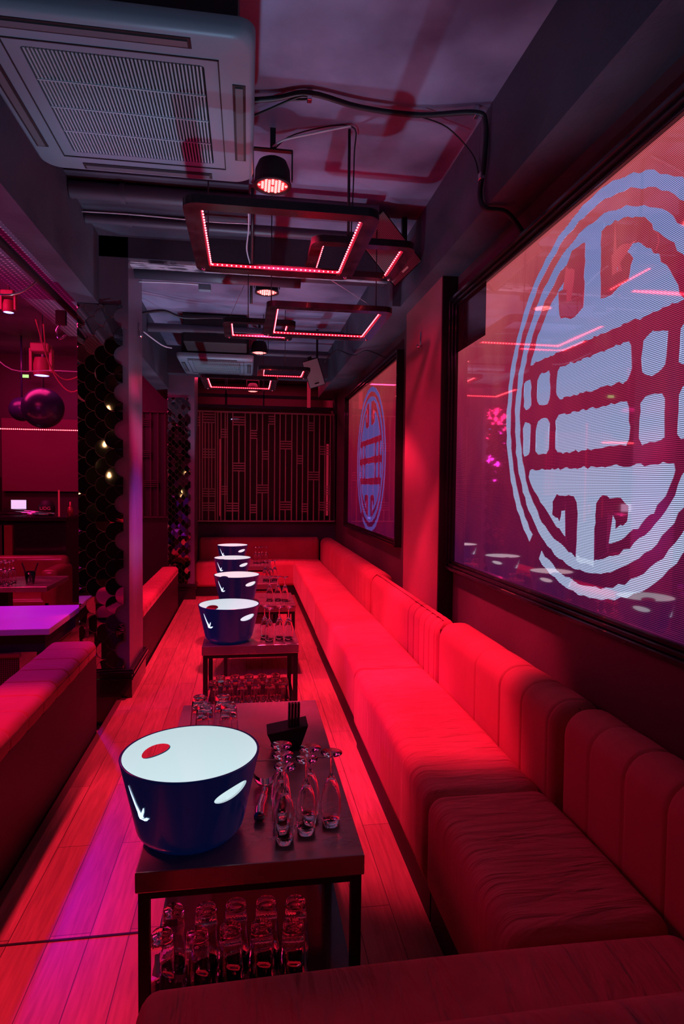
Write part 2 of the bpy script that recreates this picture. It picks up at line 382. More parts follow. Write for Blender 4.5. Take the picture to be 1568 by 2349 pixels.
# ================================================================== VIDEO WALLS
def jag(pts, amp, step=.03):
    out = []
    for i in range(len(pts)):
        a = Vector(pts[i]); b_ = Vector(pts[(i+1) % len(pts)]); L_ = (b_-a).length; k = max(1, int(L_/step))
        for j in range(k):
            p = a.lerp(b_, j/k); out.append((p.x+random.uniform(-amp, amp), p.y+random.uniform(-amp, amp)))
    return out
def arc(r, a0, a1, n=14, cx=0, cy=0): return [(cx+r*math.cos(math.radians(a0+(a1-a0)*k/n)), cy+r*math.sin(math.radians(a0+(a1-a0)*k/n))) for k in range(n+1)]
def emblem(X, Yc, Zc, sc, amp, parent, ml, md):
    lb, db = bmesh.new(), bmesh.new()
    def poly(bm, pts, x):
        vs = [bm.verts.new((x, Yc-u*sc, Zc+v_*sc)) for u, v_ in pts]
        f = bm.faces.new(vs); bmesh.ops.triangulate(bm, faces=[f])
    def ring(ro, ri, x, gap=None, n=120):
        prev = None; first = None
        for k in range(n+1):
            a = 2*PI*k/n; wob = random.uniform(-amp, amp); wob2 = random.uniform(-amp, amp)
            if k == n: cur = first
            else: cur = [bm_.verts.new((x, Yc-(rr)*math.cos(a)*sc, Zc+(rr)*math.sin(a)*sc)) for bm_, rr in ((lb, ro+wob), (lb, ri+wob2))]
            if k == 0: first = cur
            if prev and not (gap and gap[0] < math.degrees(a) < gap[1]): lb.faces.new((prev[0], prev[1], cur[1], cur[0]))
            prev = cur
    ring(1.0, .94, X-.0010, gap=(232, 241)); ring(.872, .800, X-.0010)
    J = lambda p: jag(p, amp)
    # upper region
    a0 = math.degrees(math.asin(.295/.725))
    poly(lb, J(arc(.725, a0, 180-a0, 24)), X-.0010)
    poly(lb, J([(-.095, .6), (.095, .6), (.095, .84), (-.095, .84)]), X-.0012)
    hook = [(.075, .80), (.07, .66), (.085, .475), (.165, .465), (.30, .485), (.325, .58), (.28, .625), (.22, .62), (.246, .554), (.173, .544), (.167, .647), (.24, .67), (.37, .63), (.49, .545), (.50, .62), (.40, .72), (.25, .79)]
    lhook = [(-.075, .80), (-.07, .66), (-.085, .475), (-.165, .450), (-.30, .47), (-.335, .55), (-.335, .625), (-.255, .62), (-.25, .545), (-.205, .535), (-.19, .62), (-.17, .69), (-.26, .74), (-.2, .80)]
    poly(db, J(hook), X-.0020); poly(db, J(lhook), X-.0020)
    for v0, v1 in ((.035, .212), (-.255, -.052)):
        for u0, u1 in ((-.335, .335), (.415, .57), (-.57, -.415), (.655, .745), (-.745, -.655)):
            e = min(.025, (u1-u0)*.25)
            poly(lb, J([(u0+e, v0), (u1-e, v0), (u1, v0+e), (u1, v1-e), (u1-e, v1), (u0+e, v1), (u0, v1-e), (u0, v0+e)]), X-.0010)
    bowl = [(-.64, -.345), (.64, -.345), (.655, -.38), (.60, -.47), (.52, -.55), (.42, -.62), (.3, -.68), (.19, -.71), (.085, -.80), (.085, -.83), (-.085, -.83), (-.085, -.80), (-.19, -.71), (-.3, -.66), (-.42, -.58), (-.52, -.51), (-.60, -.45), (-.655, -.38)]
    poly(lb, J(bowl), X-.0010)
    bh = [(.09, -.81), (.085, -.52), (.12, -.488), (.30, -.49), (.345, -.53), (.345, -.60), (.26, -.63), (.24, -.57), (.195, -.57), (.19, -.69), (.19, -.75)]
    poly(db, J(bh), X-.0020); poly(db, J([(-u, v_) for u, v_ in bh]), X-.0020)
    obj('emblem', lb, ml, parent); obj('emblem_cutout', db, md, parent)
def video_wall(y0, y1, z0, z1, label, ms, me, ctr, sc, amp, dark=None):
    t = empty('video_wall', (0, 0, 0), label, 'screen')
    d = .045
    t.location = (0, 0, 0)
    obj('panel', B(WX, WX+.012, y0+d, y1-d, z0+d, z1-d), ms, t)
    bm = bmesh.new()
    for k, (dx, a, b_) in enumerate(((.045, 0, .018), (.032, .018, .034), (.018, .034, .050))):
        for q in ((y0+a, y1-a, z0+a, z0+b_), (y0+a, y1-a, z1-b_, z1-a), (y0+a, y0+b_, z0+a, z1-a), (y1-b_, y1-a, z0+a, z1-a)):
            box(bm, WX-dx, WX+.011, *q, bev=.003, seg=1)
    obj('bezel', bm, m_blackgloss, t)
    emblem(WX, ctr[0], ctr[1], sc, amp, t, me, ms)
    if dark: obj('unlit_module', B(WX-.0006, WX+.002, *dark), m_deadscr, t)
    return t
m_deadscr = mat('unlit_module', (.05, .012, .022), .12, spec=.8)
video_wall(.62, 3.375, .89, 2.40, 'large near video wall showing a pale blue round emblem on red', m_scrbg, m_screm, (1.972, 1.658), .68, .008, dark=(2.93, 3.33, 2.10, 2.355))
video_wall(4.58, 7.12, .89, 2.385, 'smaller looking far video wall beyond the pilaster, same round emblem on magenta', m_scrbg2, m_screm2, (5.80, 1.606), .682, .008)

# ================================================================== SOFA
def cushion(bm, axis, a0, a1, prof, grooves=None, gd=.006, endr=.035, step=.02, crown=0):
    """loft a rounded rectangle (p0,p1,z0,z1,r) along x or y"""
    p0, p1, z0, z1, r = prof
    n = max(4, int((a1-a0)/step)); rings = []
    ts = sorted(set([a0+(a1-a0)*k/n for k in range(n+1)]+[a0+endr*(1-math.cos(PI/2*k/5)) for k in range(6)]+[a1-endr*(1-math.cos(PI/2*k/5)) for k in range(6)]))
    for t in ts:
        d = 0
        e = min(t-a0, a1-t)
        if e < endr: d = endr-math.sqrt(max(0, endr**2-(endr-e)**2))
        if grooves and e > .02:
            q = min(abs(t-g) for g in grooves); d += gd*math.exp(-(q/.0045)**2)-gd*.25*(1-math.exp(-(q/.06)**2))
        cr = crown*math.sin(PI*max(0, min(1, (t-a0)/(a1-a0))))
        pr = rrect(p0+d, p1-d, z0, z1-d+cr, max(.01, r-d*.3), 6)
        rings.append([bm.verts.new((t, x, z) if axis == 'x' else (x, t, z)) for x, z in pr])
    for a, b_ in zip(rings, rings[1:]):
        m = len(a)
        for k in range(m): bm.faces.new((a[k], a[(k+1) % m], b_[(k+1) % m], b_[k]))
    bm.faces.new(rings[0]); bm.faces.new(rings[-1])
GS = 'red velvet sofa sections'
def gr(a0, a1, s):
    n = int((a1-a0)/s); return [a0+(a1-a0)*k/n for k in range(1, n)]
def section(axis, seat, backs, label, grooves=None, mv=m_velvet, plinth=None):
    a0, a1, p0, p1 = seat
    t = empty('sofa_section', ((a0+a1)/2, (p0+p1)/2, 0) if axis == 'x' else ((p0+p1)/2, (a0+a1)/2, 0), label, 'sofa', GS)
    off = t.location.copy()
    bm = bmesh.new(); cushion(bm, axis, a0, a1, (p0, p1, .105, .41, .05), grooves, gd=.004, crown=.008)
    bmesh.ops.translate(bm, verts=bm.verts, vec=-off); obj('seat_cushion', bm, mv, t, auto=50)
    if axis == 'y': bm = B(p0+.02, p1, a0+.003, a1-.003, .0, .118)
    else: bm = B(a0+.003, a1-.003, p0+.02, p1-.03, .0, .118)
    bmesh.ops.translate(bm, verts=bm.verts, vec=-off); obj('plinth', bm, m_black, t)
    for b0, b1, q0, q1, sp in backs:
        bm = bmesh.new()
        cushion(bm, axis, b0, b1, (q0, q1, .02, .685, .075), (sp if isinstance(sp, list) else gr(b0, b1, sp)) if sp else None, gd=.006, endr=.04, step=.006)
        bmesh.ops.translate(bm, verts=bm.verts, vec=-off); obj('backrest', bm, m_velvetb if axis == 'y' else mv, t, auto=60)
    return t
XB = .934
section('y', (1.188, 1.797, .545, .93), [(.775, 1.737, XB+.012, 1.115, .14)], 'dim sofa section nearest the camera with wide stitched channels on its back', [1.34, 1.50])
section('y', (1.803, 3.112, .545, .93), [(1.762, 2.93, XB, 1.115, [1.80, 1.985, 2.17, 2.42])], 'sofa section under the large screen emblem, a hard shadow across its seat', [1.95, 2.12])
section('y', (3.118, 5.058, .555, .93), [(2.936, 4.62, XB, 1.05, [2.99, 3.08, 3.17, 3.27, 3.38, 3.5, 4.55])], 'brightly lit sofa section in front of the pilaster')
section('y', (5.064, 7.612, .56, .93), [(4.626, 6.72, XB, 1.115, [4.7, 4.85, 5.0, 5.15, 5.3]), (6.726, 7.955, XB, 1.115, [6.8, 7.0])], 'sofa section below the far screen, running into the far corner')
section('x', (-.62, .928, 7.62, 7.96), [(-.60, .928, 7.965, 8.12, None)], 'red bench across the back below the lattice', mv=m_velvetx)
section('x', (-.195, .925, .765, 1.182), [(-.26, 1.10, .58, .762, None)], 'dark red foreground sofa end that crosses the bottom of the picture', mv=m_velvetx)

# ================================================================== LEFT BOOTH DIVIDERS
def divider(x0, x1, y0, y1, z1, label):
    t = empty('booth_divider', ((x0+x1)/2, (y0+y1)/2, 0), label, 'divider'); off = t.location.copy()
    bm = B(x0+.01, x1-.004, y0, y1, FLOW, z1-.08); bmesh.ops.translate(bm, verts=bm.verts, vec=-off); obj('panel', bm, m_dvd, t)
    bm = bmesh.new(); cushion(bm, 'y', y0, y1, (x0, x1, z1-.10, z1, .04), gr(y0, y1, .17), gd=.006, endr=.03, step=.006)
    bmesh.ops.translate(bm, verts=bm.verts, vec=-off); obj('padded_top', bm, m_booth, t, auto=55)
    bm = T([(x1-.004, y0+.02, z1-.035), (x1-.002, y1-.02, z1-.035)], .004, 6); bmesh.ops.translate(bm, verts=bm.verts, vec=-off); obj('piping', bm, m_piping, t)
divider(-1.04, -.802, .3, 3.48, .505, 'near booth divider with padded red top, left foreground')
divider(-.93, -.745, 4.62, 6.95, .455, 'far booth divider with purple lit padded top between the columns')

# ================================================================== TABLES
GT = 'steel topped low tables in the aisle'
def make_table(w_, d_, label, loc, shelf=.15):
    t = empty('low_table', loc, label, 'table', GT)
    x0, x1, y0, y1 = -w_/2, w_/2, -d_/2, d_/2
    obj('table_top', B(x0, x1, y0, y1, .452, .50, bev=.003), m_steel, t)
    for sx in (-1, 1):
        for sy in (-1, 1):
            cx, cy = sx*(w_/2-.018), sy*(d_/2-.018); obj('leg', B(cx-.012, cx+.012, cy-.012, cy+.012, 0, .452), m_steelblack, t)
    for q in ((y0+.006, y0+.03), (y1-.03, y1-.006)): obj('rail', boxes([(x0+.031, x1-.031, *q, .435, .452)]), m_steelblack, t)
    obj('shelf', B(x0+.01, x1-.01, y0+.01, y1-.01, shelf-.014, shelf), m_blackgloss, t)
    return t
t1 = make_table(.512, .522, 'nearest steel table holding the large ice bucket', (.0155, 1.633, 0))
T1b = dup(t1, (.0155, 2.158, 0), 'steel table behind the nearest one holding upturned tumblers and the napkin box')
T2 = dup(t1, (.022, 3.555, 0), 'third table from the front, second ice bucket on it')
T3 = dup(t1, (.09, 4.655, 0), 'steel table under the third ice bucket')
T4 = dup(t1, (.02, 5.64, 0), 'steel table under the fourth ice bucket')
T5 = dup(t1, (.0, 6.85, 0), 'farthest steel table, near the back bench')

# ================================================================== ICE BUCKETS
GBk = 'glowing ice buckets on the tables'
def bucket_shell(R0, R1, H, n=128, nz=24, holes=()):
    """outer and inner walls with real openings: holes = (angle, z, half angle, half height, tilt)"""
    bo, bi, be = bmesh.new(), bmesh.new(), bmesh.new()
    zs = [H*(k/nz) for k in range(nz+1)]
    def rad(z):
        t = z/H; base = R0+(R1-R0)*t
        if z < .03: base -= .022*(1-z/.03)**2
        return base
    def inside(a, z):
        for (ha, hz, da, dz, tilt) in holes:
            x = (a-ha); x = (x+PI) % (2*PI)-PI; y = z-hz
            xr = x*R1*math.cos(tilt)+y*math.sin(tilt); yr = -x*R1*math.sin(tilt)+y*math.cos(tilt)
            if (xr/(da*R1))**2+(yr/dz)**2 < 1: return True
        return False
    def wall(bm, inset, zmin):
        zz = [z for z in zs if z >= zmin]
        par = [[[2*PI*k/n, z] for k in range(n)] for z in zz]
        keep = [[not inside(2*PI*(k+.5)/n, (zz[i]+zz[i+1])/2) for k in range(n)] for i in range(len(zz)-1)]
        for i in range(1, len(zz)-1):
            for k in range(n):
                q = [keep[i-1][k-1], keep[i-1][k], keep[i][k-1], keep[i][k]]
                if any(q) and not all(q):
                    for (ha, hz, da, dz, tilt) in holes:
                        x = (par[i][k][0]-ha+PI) % (2*PI)-PI; y = par[i][k][1]-hz
                        if abs(x) > .6: continue
                        xr = x*R1*math.cos(tilt)+y*math.sin(tilt); yr = -x*R1*math.sin(tilt)+y*math.cos(tilt)
                        f = math.sqrt((xr/(da*R1))**2+(yr/dz)**2) or 1; xr /= f; yr /= f
                        par[i][k] = [ha+(xr*math.cos(tilt)-yr*math.sin(tilt))/R1, hz+xr*math.sin(tilt)+yr*math.cos(tilt)]
        rows = [[bm.verts.new(((rad(z)-inset)*math.cos(a), (rad(z)-inset)*math.sin(a), z)) for a, z in row] for row in par]
        for i in range(len(rows)-1):
            for k in range(n):
                if keep[i][k]: bm.faces.new((rows[i][k], rows[i][(k+1) % n], rows[i+1][(k+1) % n], rows[i+1][k]))
        return rows
    ro = wall(bo, 0, 0); bo.faces.new(ro[0][::-1])
    ri = wall(bi, .006, .02); bi.faces.new(ri[0])
    for k in range(n):
        k2 = (k+1) % n
        a, b_ = ro[-1][k].co, ro[-1][k2].co; c, d = ri[-1][k2].co, ri[-1][k].co
        bo.faces.new([ro[-1][k], ro[-1][k2], bo.verts.new(c), bo.verts.new(d)])
    bmesh.ops.remove_doubles(bo, verts=bo.verts, dist=1e-5)
    for b3 in (bo, bi):
        bmesh.ops.delete(b3, geom=[v_ for v_ in b3.verts if not v_.link_faces], context='VERTS')
    return bo, bi
def make_bucket(loc, label, rz):
    t = empty('ice_bucket', loc, label, 'ice bucket', GBk)
    # camera side is -Y (270 deg)
    h1 = (math.radians(270+42), .147, .31, .015, .13)
    h2 = (math.radians(270+42+180), .158, .29, .014, 0.02)
    bo, bi = bucket_shell(.122, .166, .20, 168, 50, (h1, h2))
    obj('shell', bo, m_navy, t, smooth=True); obj('liner', bi, m_white, t, smooth=True)
    # flying bird cutout shown as three glowing strokes on the left of the shell
    bm = bmesh.new()
    def P(a, z, e=.0012):
        r = .122+(.166-.122)*z/.20+e; a = math.radians(a); return Vector((r*math.cos(a), r*math.sin(a), z))
    def stroke(pts, ws):
        prev = None
        for (a, z), wd in zip(pts, ws):
            wd *= 1.35; c = [bm.verts.new(P(a-wd, z)), bm.verts.new(P(a+wd, z))]
            if prev: bm.faces.new((prev[0], prev[1], c[1], c[0]))
            prev = c
    stroke([(216, .168), (218, .150), (221, .128), (224, .112), (227, .098)], [.3, .9, 1.3, 2.0, 2.6])
    stroke([(232, .126), (230.5, .116), (228, .106), (226, .098)], [.4, 1.0, 1.3, 2.0])
    stroke([(222.5, .108), (224.5, .098), (227, .092), (231, .095), (235, .103), (237, .102)], [.4, 1.8, 2.6, 2.0, 1.2, .4])
    obj('bird_emblem', bm, m_birdglow, t)
    # ice mound inside
    bm = LT([(0, .05), (.06, .046), (.10, .035), (.118, .028)], 32)
    for v_ in bm.verts: v_.co.z += random.uniform(-.008, .012)
    obj('ice', bm, m_white, t)
    l = bpy.data.lights.new('bucket_lamp', 'SPOT'); l.energy = 64; l.color = (.32, .60, .93); l.spot_size = math.radians(74); l.spot_blend = .35; l.shadow_soft_size = .03
    lo = bpy.data.objects.new('bucket_lamp', l); COL.objects.link(lo); lo.parent = t; lo.location = (0, 0, .065); lo.rotation_euler = (PI, 0, 0)
    return t
m_birdglow = mat('emblem_glow', (.8, .9, 1), .5, emis=(.62, .85, 1.0), es=1.3)
bk = make_bucket((-.134, 1.525, .5), 'largest ice bucket, blue shell and white glowing inside, on the front table', 0)
for (x, y), lb in zip(((-.097, 3.425), (-.074, 4.56), (-.130, 5.64), (-.158, 6.84)),
                      ('second ice bucket from the front, on its own steel table', 'third glowing ice bucket from the front',
                       'fourth glowing ice bucket, half hidden behind the third', 'farthest and smallest looking ice bucket')):
    dup(bk, (x, y, .5), lb)

# ================================================================== GLASSES
flute_o = [(.0, .0)]
def make_flute(loc, label):
    t = empty('champagne_flute', loc, label, 'glass', 'upturned champagne flutes')
    # upside down: mouth on the table, foot on top
    prof = [(.0215, 0), (.0235, .02), (.0255, .045), (.0245, .07), (.0185, .098), (.010, .118), (.0045, .126), (.0032, .135), (.0032, .165), (.005, .174), (.014, .179), (.0270, .182), (.0272, .1835), (.0, .1845)]
    inner = [(.0, .119), (.008, .113), (.0168, .096), (.0228, .069), (.0238, .045), (.0222, .02), (.0203, 0)]
    bm = LT(prof[::-1]+[], 24)
    bm2 = bmesh.new(); lathe(bm2, prof[::-1]+[(.0203, 0)]+inner[::-1][1:], 24)
    bm.free(); obj('flute_glass', bm2, m_glass, t, smooth=True)
    return t
def tri(names): return names
fl = None
def flute(x, y, z, label, s=1.0):
    global fl
    if fl is None: fl = make_flute((x, y, z), label); o = fl
    else: o = dup(fl, (x, y, z), label)
    return o
for (x, y), lb in zip(((.089, 1.573), (.089, 1.515), (.091, 1.451), (.161, 1.546), (.146, 1.484), (.211, 1.512)),
    ('flute at the back of the row touching the big bucket side, front table', 'middle flute of the left row on the front table', 'front flute of the left row on the front table, nearest the camera',
     'rear flute of the middle pair on the front table', 'front flute of the middle pair on the front table', 'lone rightmost flute on the front table, nearest the sofa')):
    flute(x, y, .5, lb)
for lst, where in ((((.098, 3.446), (.122, 3.375), (.178, 3.414), (.228, 3.400)), 'beside the second ice bucket'),
                   (((.165, 4.563), (.225, 4.559), (.275, 4.532)), 'beside the third ice bucket'),
                   (((.16, 5.544), (.205, 5.523), (.245, 5.57)), 'beside the fourth ice bucket'),
                   (((.09, 6.80), (.128, 6.76), (.160, 6.824), (.205, 6.80)), 'beside the farthest ice bucket')):
    nm = ['leftmost upturned flute', 'second upturned flute from the left', 'third upturned flute from the left', 'rightmost upturned flute']
    for k, (x, y) in enumerate(lst): flute(x, y, .5, nm[3 if k == len(lst)-1 else k]+' '+where)
def make_tumbler(loc, label):
    t = empty('tumbler', loc, label, 'glass', 'upturned tumblers')
    n = 20; bm = bmesh.new()
    prof = [(.0, .146), (.0215, .146), (.0245, .143), (.0255, .136), (.029, .09), (.0335, .03), (.0345, 0), (.0325, 0), (.0315, .03), (.027, .09), (.0235, .128), (.0, .131)]
    rings = []
    for r, z in prof:
        if r == 0: rings.append([bm.verts.new((0, 0, z))]); continue
        ring = []
        for k in range(n*2):
            a = PI*k/n; f = 1-(.035 if (k % 2 and .02 < z < .142) else 0); ring.append(bm.verts.new((r*f*math.cos(a), r*f*math.sin(a), z)))
        rings.append(ring)
    m = n*2
    for a, b_ in zip(rings, rings[1:]):
        for k in range(m):
            k2 = (k+1) % m
            if len(a) == 1: bm.faces.new((a[0], b_[k], b_[k2]))
            elif len(b_) == 1: bm.faces.new((a[k], a[k2], b_[0]))
            else: bm.faces.new((a[k], a[k2], b_[k2], b_[k]))
    obj('tumbler_glass', bm, m_glass, t, smooth=True); return t
tb = None
def tumbler(x, y, z, label):
    global tb
    if tb is None: tb = make_tumbler((x, y, z), label)
    else: dup(tb, (x, y, z), label)
for (x, y), lb in zip(((-.153, 2.083), (-.078, 2.08), (-.133, 2.006), (-.057, 2.002)), ('rear left', 'rear right', 'front left', 'front right')):
    tumbler(x, y, .5, lb+' tumbler of the four upturned behind the big bucket')
ordn = ['leftmost', 'second from left', 'third from left', 'third from right', 'second from right', 'rightmost']
for k, x in enumerate((-.178, -.098, -.023, .050, .125, .200)):
    tumbler(x, 3.36, .15, ordn[k]+' tumbler in the front row under the second bucket table')
    if k < 5: tumbler(x+.035, 3.445, .15, ['leftmost', 'second from left', 'middle', 'second from right', 'rightmost'][k]+' tumbler in the rear row under the second bucket table')
o5 = ['leftmost', 'second from left', 'middle', 'second from right', 'rightmost']
for k, (a, b_) in enumerate((((-.178, 1.545), (-.195, 1.462)), ((-.098, 1.54), (-.113, 1.455)), ((-.024, 1.545), (-.036, 1.462)), ((.052, 1.543), (.038, 1.46)), ((.126, 1.535), (.114, 1.452)))):
    tumbler(*a, .15, o5[k]+' tumbler in the rear row under the front table'); tumbler(*b_, .15, o5[k]+' tumbler in the front row under the front table')

# napkin box with straws
t = empty('napkin_caddy', (.13, 1.985, .5), 'black faceted napkin box with straws on the second table', 'caddy')
bm = bmesh.new(); box(bm, -.062, .062, -.048, .048, 0, .062)
for v_ in bm.verts:
    if v_.co.z > .03:
        v_.co.x *= 1.05; v_.co.y *= .9
        if v_.co.x > 0: v_.co.z += .022
    else: v_.co.x *= .62; v_.co.y *= .62
obj('box', bm, m_black, t)
m_straw = mat('black_straw', (.03, .012, .02), .3)
for k in range(8):
    x, y = .005+(k % 4)*.010, -.02+(k//4)*.011
    obj('straw', T([(x, y, .04), (x+.002, y+.001, .150)], .0042, 8), m_straw, t)
# ice scoop
t = empty('ice_scoop', (.045, 1.66, .5), 'steel ice scoop lying between the big bucket and the flutes', 'scoop')
bm = bmesh.new(); tube(bm, smoothpath([(-.012, -.115, .012), (-.010, -.08, .016), (.0, -.03, .02), (.006, .01, .022)], 5), [.014]*6+[.013]*5+[.010]*5, 14); obj('handle', bm, m_chrome, t, smooth=True)
bm = bmesh.new()
prev = None
for i in range(9):
    y = .01+i*.011; wd = .012+.022*math.sin(min(1, i/4)*PI/2); row = [bm.verts.new((.008+wd*math.cos(PI*j/8), y, .040-.032*math.sin(PI*j/8)*min(1, .4+i/6))) for j in range(9)]
    if prev:
        for j in range(8): bm.faces.new((prev[j], prev[j+1], row[j+1], row[j]))
    prev = row
obj('bowl', bm, m_chrome, t, smooth=True)

# ================================================================== CEILING CASSETTE UNITS
def cassette(name, x0, x1, y0, y1, z, label):
    t = empty(name, ((x0+x1)/2, (y0+y1)/2, z), label, 'air conditioner'); cx, cy = (x0+x1)/2, (y0+y1)/2
    w2, d2 = (x1-x0)/2, (y1-y0)/2
    # fascia: ring of bevelled panel with opening
    bm = bmesh.new()
    loops = [(1.0, .052, .05), (1.0, .026, .055), (.985, .010, .06), (.955, 0.0, .06)]
    rs = []
    for s, zz, r in loops: rs.append([bm.verts.new((x, y, zz)) for x, y in rrect(-w2*s, w2*s, -d2*s, d2*s, r, 6)])
    gx, gy = .63, .66
    rs.append([bm.verts.new((x, y, .002)) for x, y in rrect(-w2*gx, w2*gx, -d2*gy, d2*gy, .012, 6)])
    rs.append([bm.verts.new((x, y, .014)) for x, y in rrect(-w2*gx, w2*gx, -d2*gy, d2*gy, .012, 6)])
    for a, b_ in zip(rs, rs[1:]):
        m = len(a)
        for k in range(m): bm.faces.new((a[k], a[(k+1) % m], b_[(k+1) % m], b_[k]))
    obj('fascia', bm, m_greypl, t, auto=40)
    # raised inner frame line
    bm = bmesh.new(); q = .74
    for a in ((-w2*q, w2*q, -d2*q, -d2*q+.004), (-w2*q, w2*q, d2*q-.004, d2*q), (-w2*q, -w2*q+.004, -d2*q, d2*q), (w2*q-.004, w2*q, -d2*q, d2*q)): box(bm, *a, -.0015, .003)
    obj('frame_seam', bm, m_black, t)
    # corner seams
    # air outlets: dark slots with a vane
    for (a0, a1, b0, b1) in ((-w2*.72, w2*.56, -d2*.93, -d2*.83), (-w2*.6, w2*.6, d2*.83, d2*.93), (w2*.83, w2*.93, -d2*.5, d2*.55), (-w2*.93, -w2*.83, -d2*.5, d2*.6)):
        s = obj('outlet', B(a0, a1, b0, b1, -.0022, .012), m_black, t)
        if a1-a0 > b1-b0: bm = B(a0+.01, a1-.01, (b0+b1)/2-.012, (b0+b1)/2+.012, -.006, -.0023)
        else: bm = B((a0+a1)/2-.012, (a0+a1)/2+.012, b0+.01, b1-.01, -.006, -.0023)
        obj('vane', bm, m_vane, s)
    bm = bmesh.new(); n = 46; gw, gd_ = w2*gx-.004, d2*gy-.004
    for k in range(n):
        x = -gw+2*gw*(k+.5)/n; box(bm, x-.0027, x+.0027, -gd_, gd_, .001, .010)
    for k in range(1, 4):
        y = -gd_+2*gd_*k/4; box(bm, -gw, gw, y-.003, y+.003, -.001, .004)
    obj('intake_grille', bm, m_grillepl, t)
    obj('filter', B(-gw, gw, -gd_, gd_, .0125, .016), m_filter, t)
    obj('body', B(-w2+.05, w2-.05, -d2+.03, d2-.03, .053, ZC-z-.001), m_black, t)
    return t
m_vane = mat('vane', (.10, .12, .13), .25)
m_grillepl = mat('grille_plastic', (.26, .36, .38), .4)
m_filter = mat('filter_mesh', (.008, .012, .012), .8)
cassette('air_conditioner', -.804, .018, 1.80, 2.665, 2.60, 'large grey ceiling cassette air conditioner in the upper left')
cassette('air_conditioner', -.70, .058, 6.31, 7.24, 2.60, 'far ceiling cassette air conditioner half hidden by red light frames')

# ================================================================== LAMP CANS
GP = 'round red stage lamps on the ceiling'
def make_par(loc, label, tilt=0):
    t = empty('stage_lamp', loc, label, 'lamp', GP); t.rotation_euler = (tilt, 0, 0)
    bm = LT([(.0, .105), (.045, .105), (.062, .095), (.076, .06), (.080, .0), (.084, -.002), (.084, -.010), (.070, -.010), (.068, -.003)], 32); obj('can', bm, m_black, t, auto=40)
    obj('face', LT([(0, -.004), (.070, -.004)], 32), m_parface, t)
    yk = bmesh.new()
    for s in (-1, 1): box(yk, s*.086-.003, s*.086+.003, -.012, .012, .02, .15)
    box(yk, -.086, .086, -.012, .012, .145, .152); box(yk, -.012, .012, -.012, .012, .15, .275 if True else 0); obj('yoke', yk, m_steelblack, t)
    pts = [(0, 0)] ; sp = .0165
    k = 0
    for i in range(-4, 5):
        for j in range(-3, 4):
            x, y = (i)*sp*.9, (j+(.5 if i % 2 else 0))*sp
            if .010 < math.hypot(x, y) < .060:
                l = LT([(0, -.009), (.0045, -.0085), (.0062, -.006), (.0062, -.004)], 10); bmesh.ops.translate(l, verts=l.verts, vec=(x, y, 0))
                obj('diode', l, m_parled, t); k += 1
    return t
par = make_par((.105, 2.83, 2.69), 'nearest round red stage lamp beside the air conditioner')
dup(par, (.128, 4.40, 2.70), 'second round red stage lamp, framed by the large light frame')
dup(par, (.11, 6.2, 2.66), 'third round red stage lamp above the small light frame')
dup(par, (.07, 9.0, 2.70), 'farthest round red stage lamp over the lattice')

# ================================================================== LED FRAMES
GF = 'hanging square red light frames'
def make_frame(size, loc, label, width=.066, thick=.03, sides=('far', 'left', 'right'), rz=0):
    t = empty('square_pendant_light', loc, label, 'light', GF, rz); h = size/2; bm = bmesh.new()
    o_, i_ = rrect(-h, h, -h, h, .055, 8), rrect(-h+width, h-width, -h+width, h-width, .012, 8)
    r = [[bm.verts.new((x, y, z)) for x, y in P] for P, z in ((o_, 0), (o_, thick), (i_, thick), (i_, 0))]
    for a, b_ in zip(r, r[1:]+[r[0]]):
        m = len(a)
        for k in range(m): bm.faces.new((a[k], a[(k+1) % m], b_[(k+1) % m], b_[k]))
    obj('frame', bm, m_frame, t, auto=40)
    g = h-width-.004; strips = bmesh.new()
    path = {'far': ((-g, g), (g, g)), 'left': ((-g, -g), (-g, g)), 'right': ((g, -g*.95), (g, g)), 'near': ((-g, -g), (g, -g))}
    leds = []
    for s in sides:
        (xa, ya), (xb, yb) = path[s]; L_ = math.hypot(xb-xa, yb-ya); n = int(L_/(.0205 if s == 'far' else .024))
        box(strips, min(xa, xb)-.0012, max(xa, xb)+.0012, min(ya, yb)-.0012, max(ya, yb)+.0012, .008, .020)
        for k in range(n):
            f = (k+.5)/n; x, y = xa+(xb-xa)*f, ya+(yb-ya)*f
            d = .004; leds.append((x-(d if s == 'right' else -d if s == 'left' else 0), y-(d if s == 'far' else -d if s == 'near' else 0)))
    st = obj('led_strip', strips, m_ledstrip, t)
    for k, (x, y) in enumerate(leds):
        if k == 0: bm = bmesh.new(); bmesh.ops.create_icosphere(bm, subdivisions=1, radius=.0038); first = obj('diode', bm, m_led, st, (x, y, .013)); 
        else: c = first.copy(); COL.objects.link(c); c.parent = st; c.location = (x, y, .013)
    for sx in (-1, 1):
        obj('eye_bolt', LT([(0, -.006), (.008, -.005), (.010, 0), (.010, .001)], 12, (sx*(h-.03), h-.035, 0)), m_chrome, t, smooth=True)
    return t
def drop(name, pts, r, m, label, cat, group=None): return tag(obj(name, T(smoothpath(pts, 5) if len(pts) > 2 else pts, r, 8), m, smooth=True), label, cat, group)
F = [(.71, (.124, 2.60, 2.33), 'largest nearest red light frame, hanging just beyond the air conditioner', ('far', 'left', 'right'), 0),
     (.475, (.516, 3.00, 2.43), 'small red light frame by the near ceiling speaker', ('left', 'right', 'near'), 0),
     (.71, (.454, 3.79, 2.33), 'second large red light frame reaching toward the beam', ('far', 'right', 'left'), 0),
     (.475, (.074, 4.34, 2.405), 'small red light frame left of the second large one', ('far', 'left', 'right'), 0),
     (.71, (-.077, 6.16, 2.33), 'farthest large red light frame below the far air conditioner', ('far', 'left', 'right'), 0),
     (.475, (.326, 5.87, 2.395), 'small far red light frame below the far speaker', ('far', 'left', 'right'), 0)]
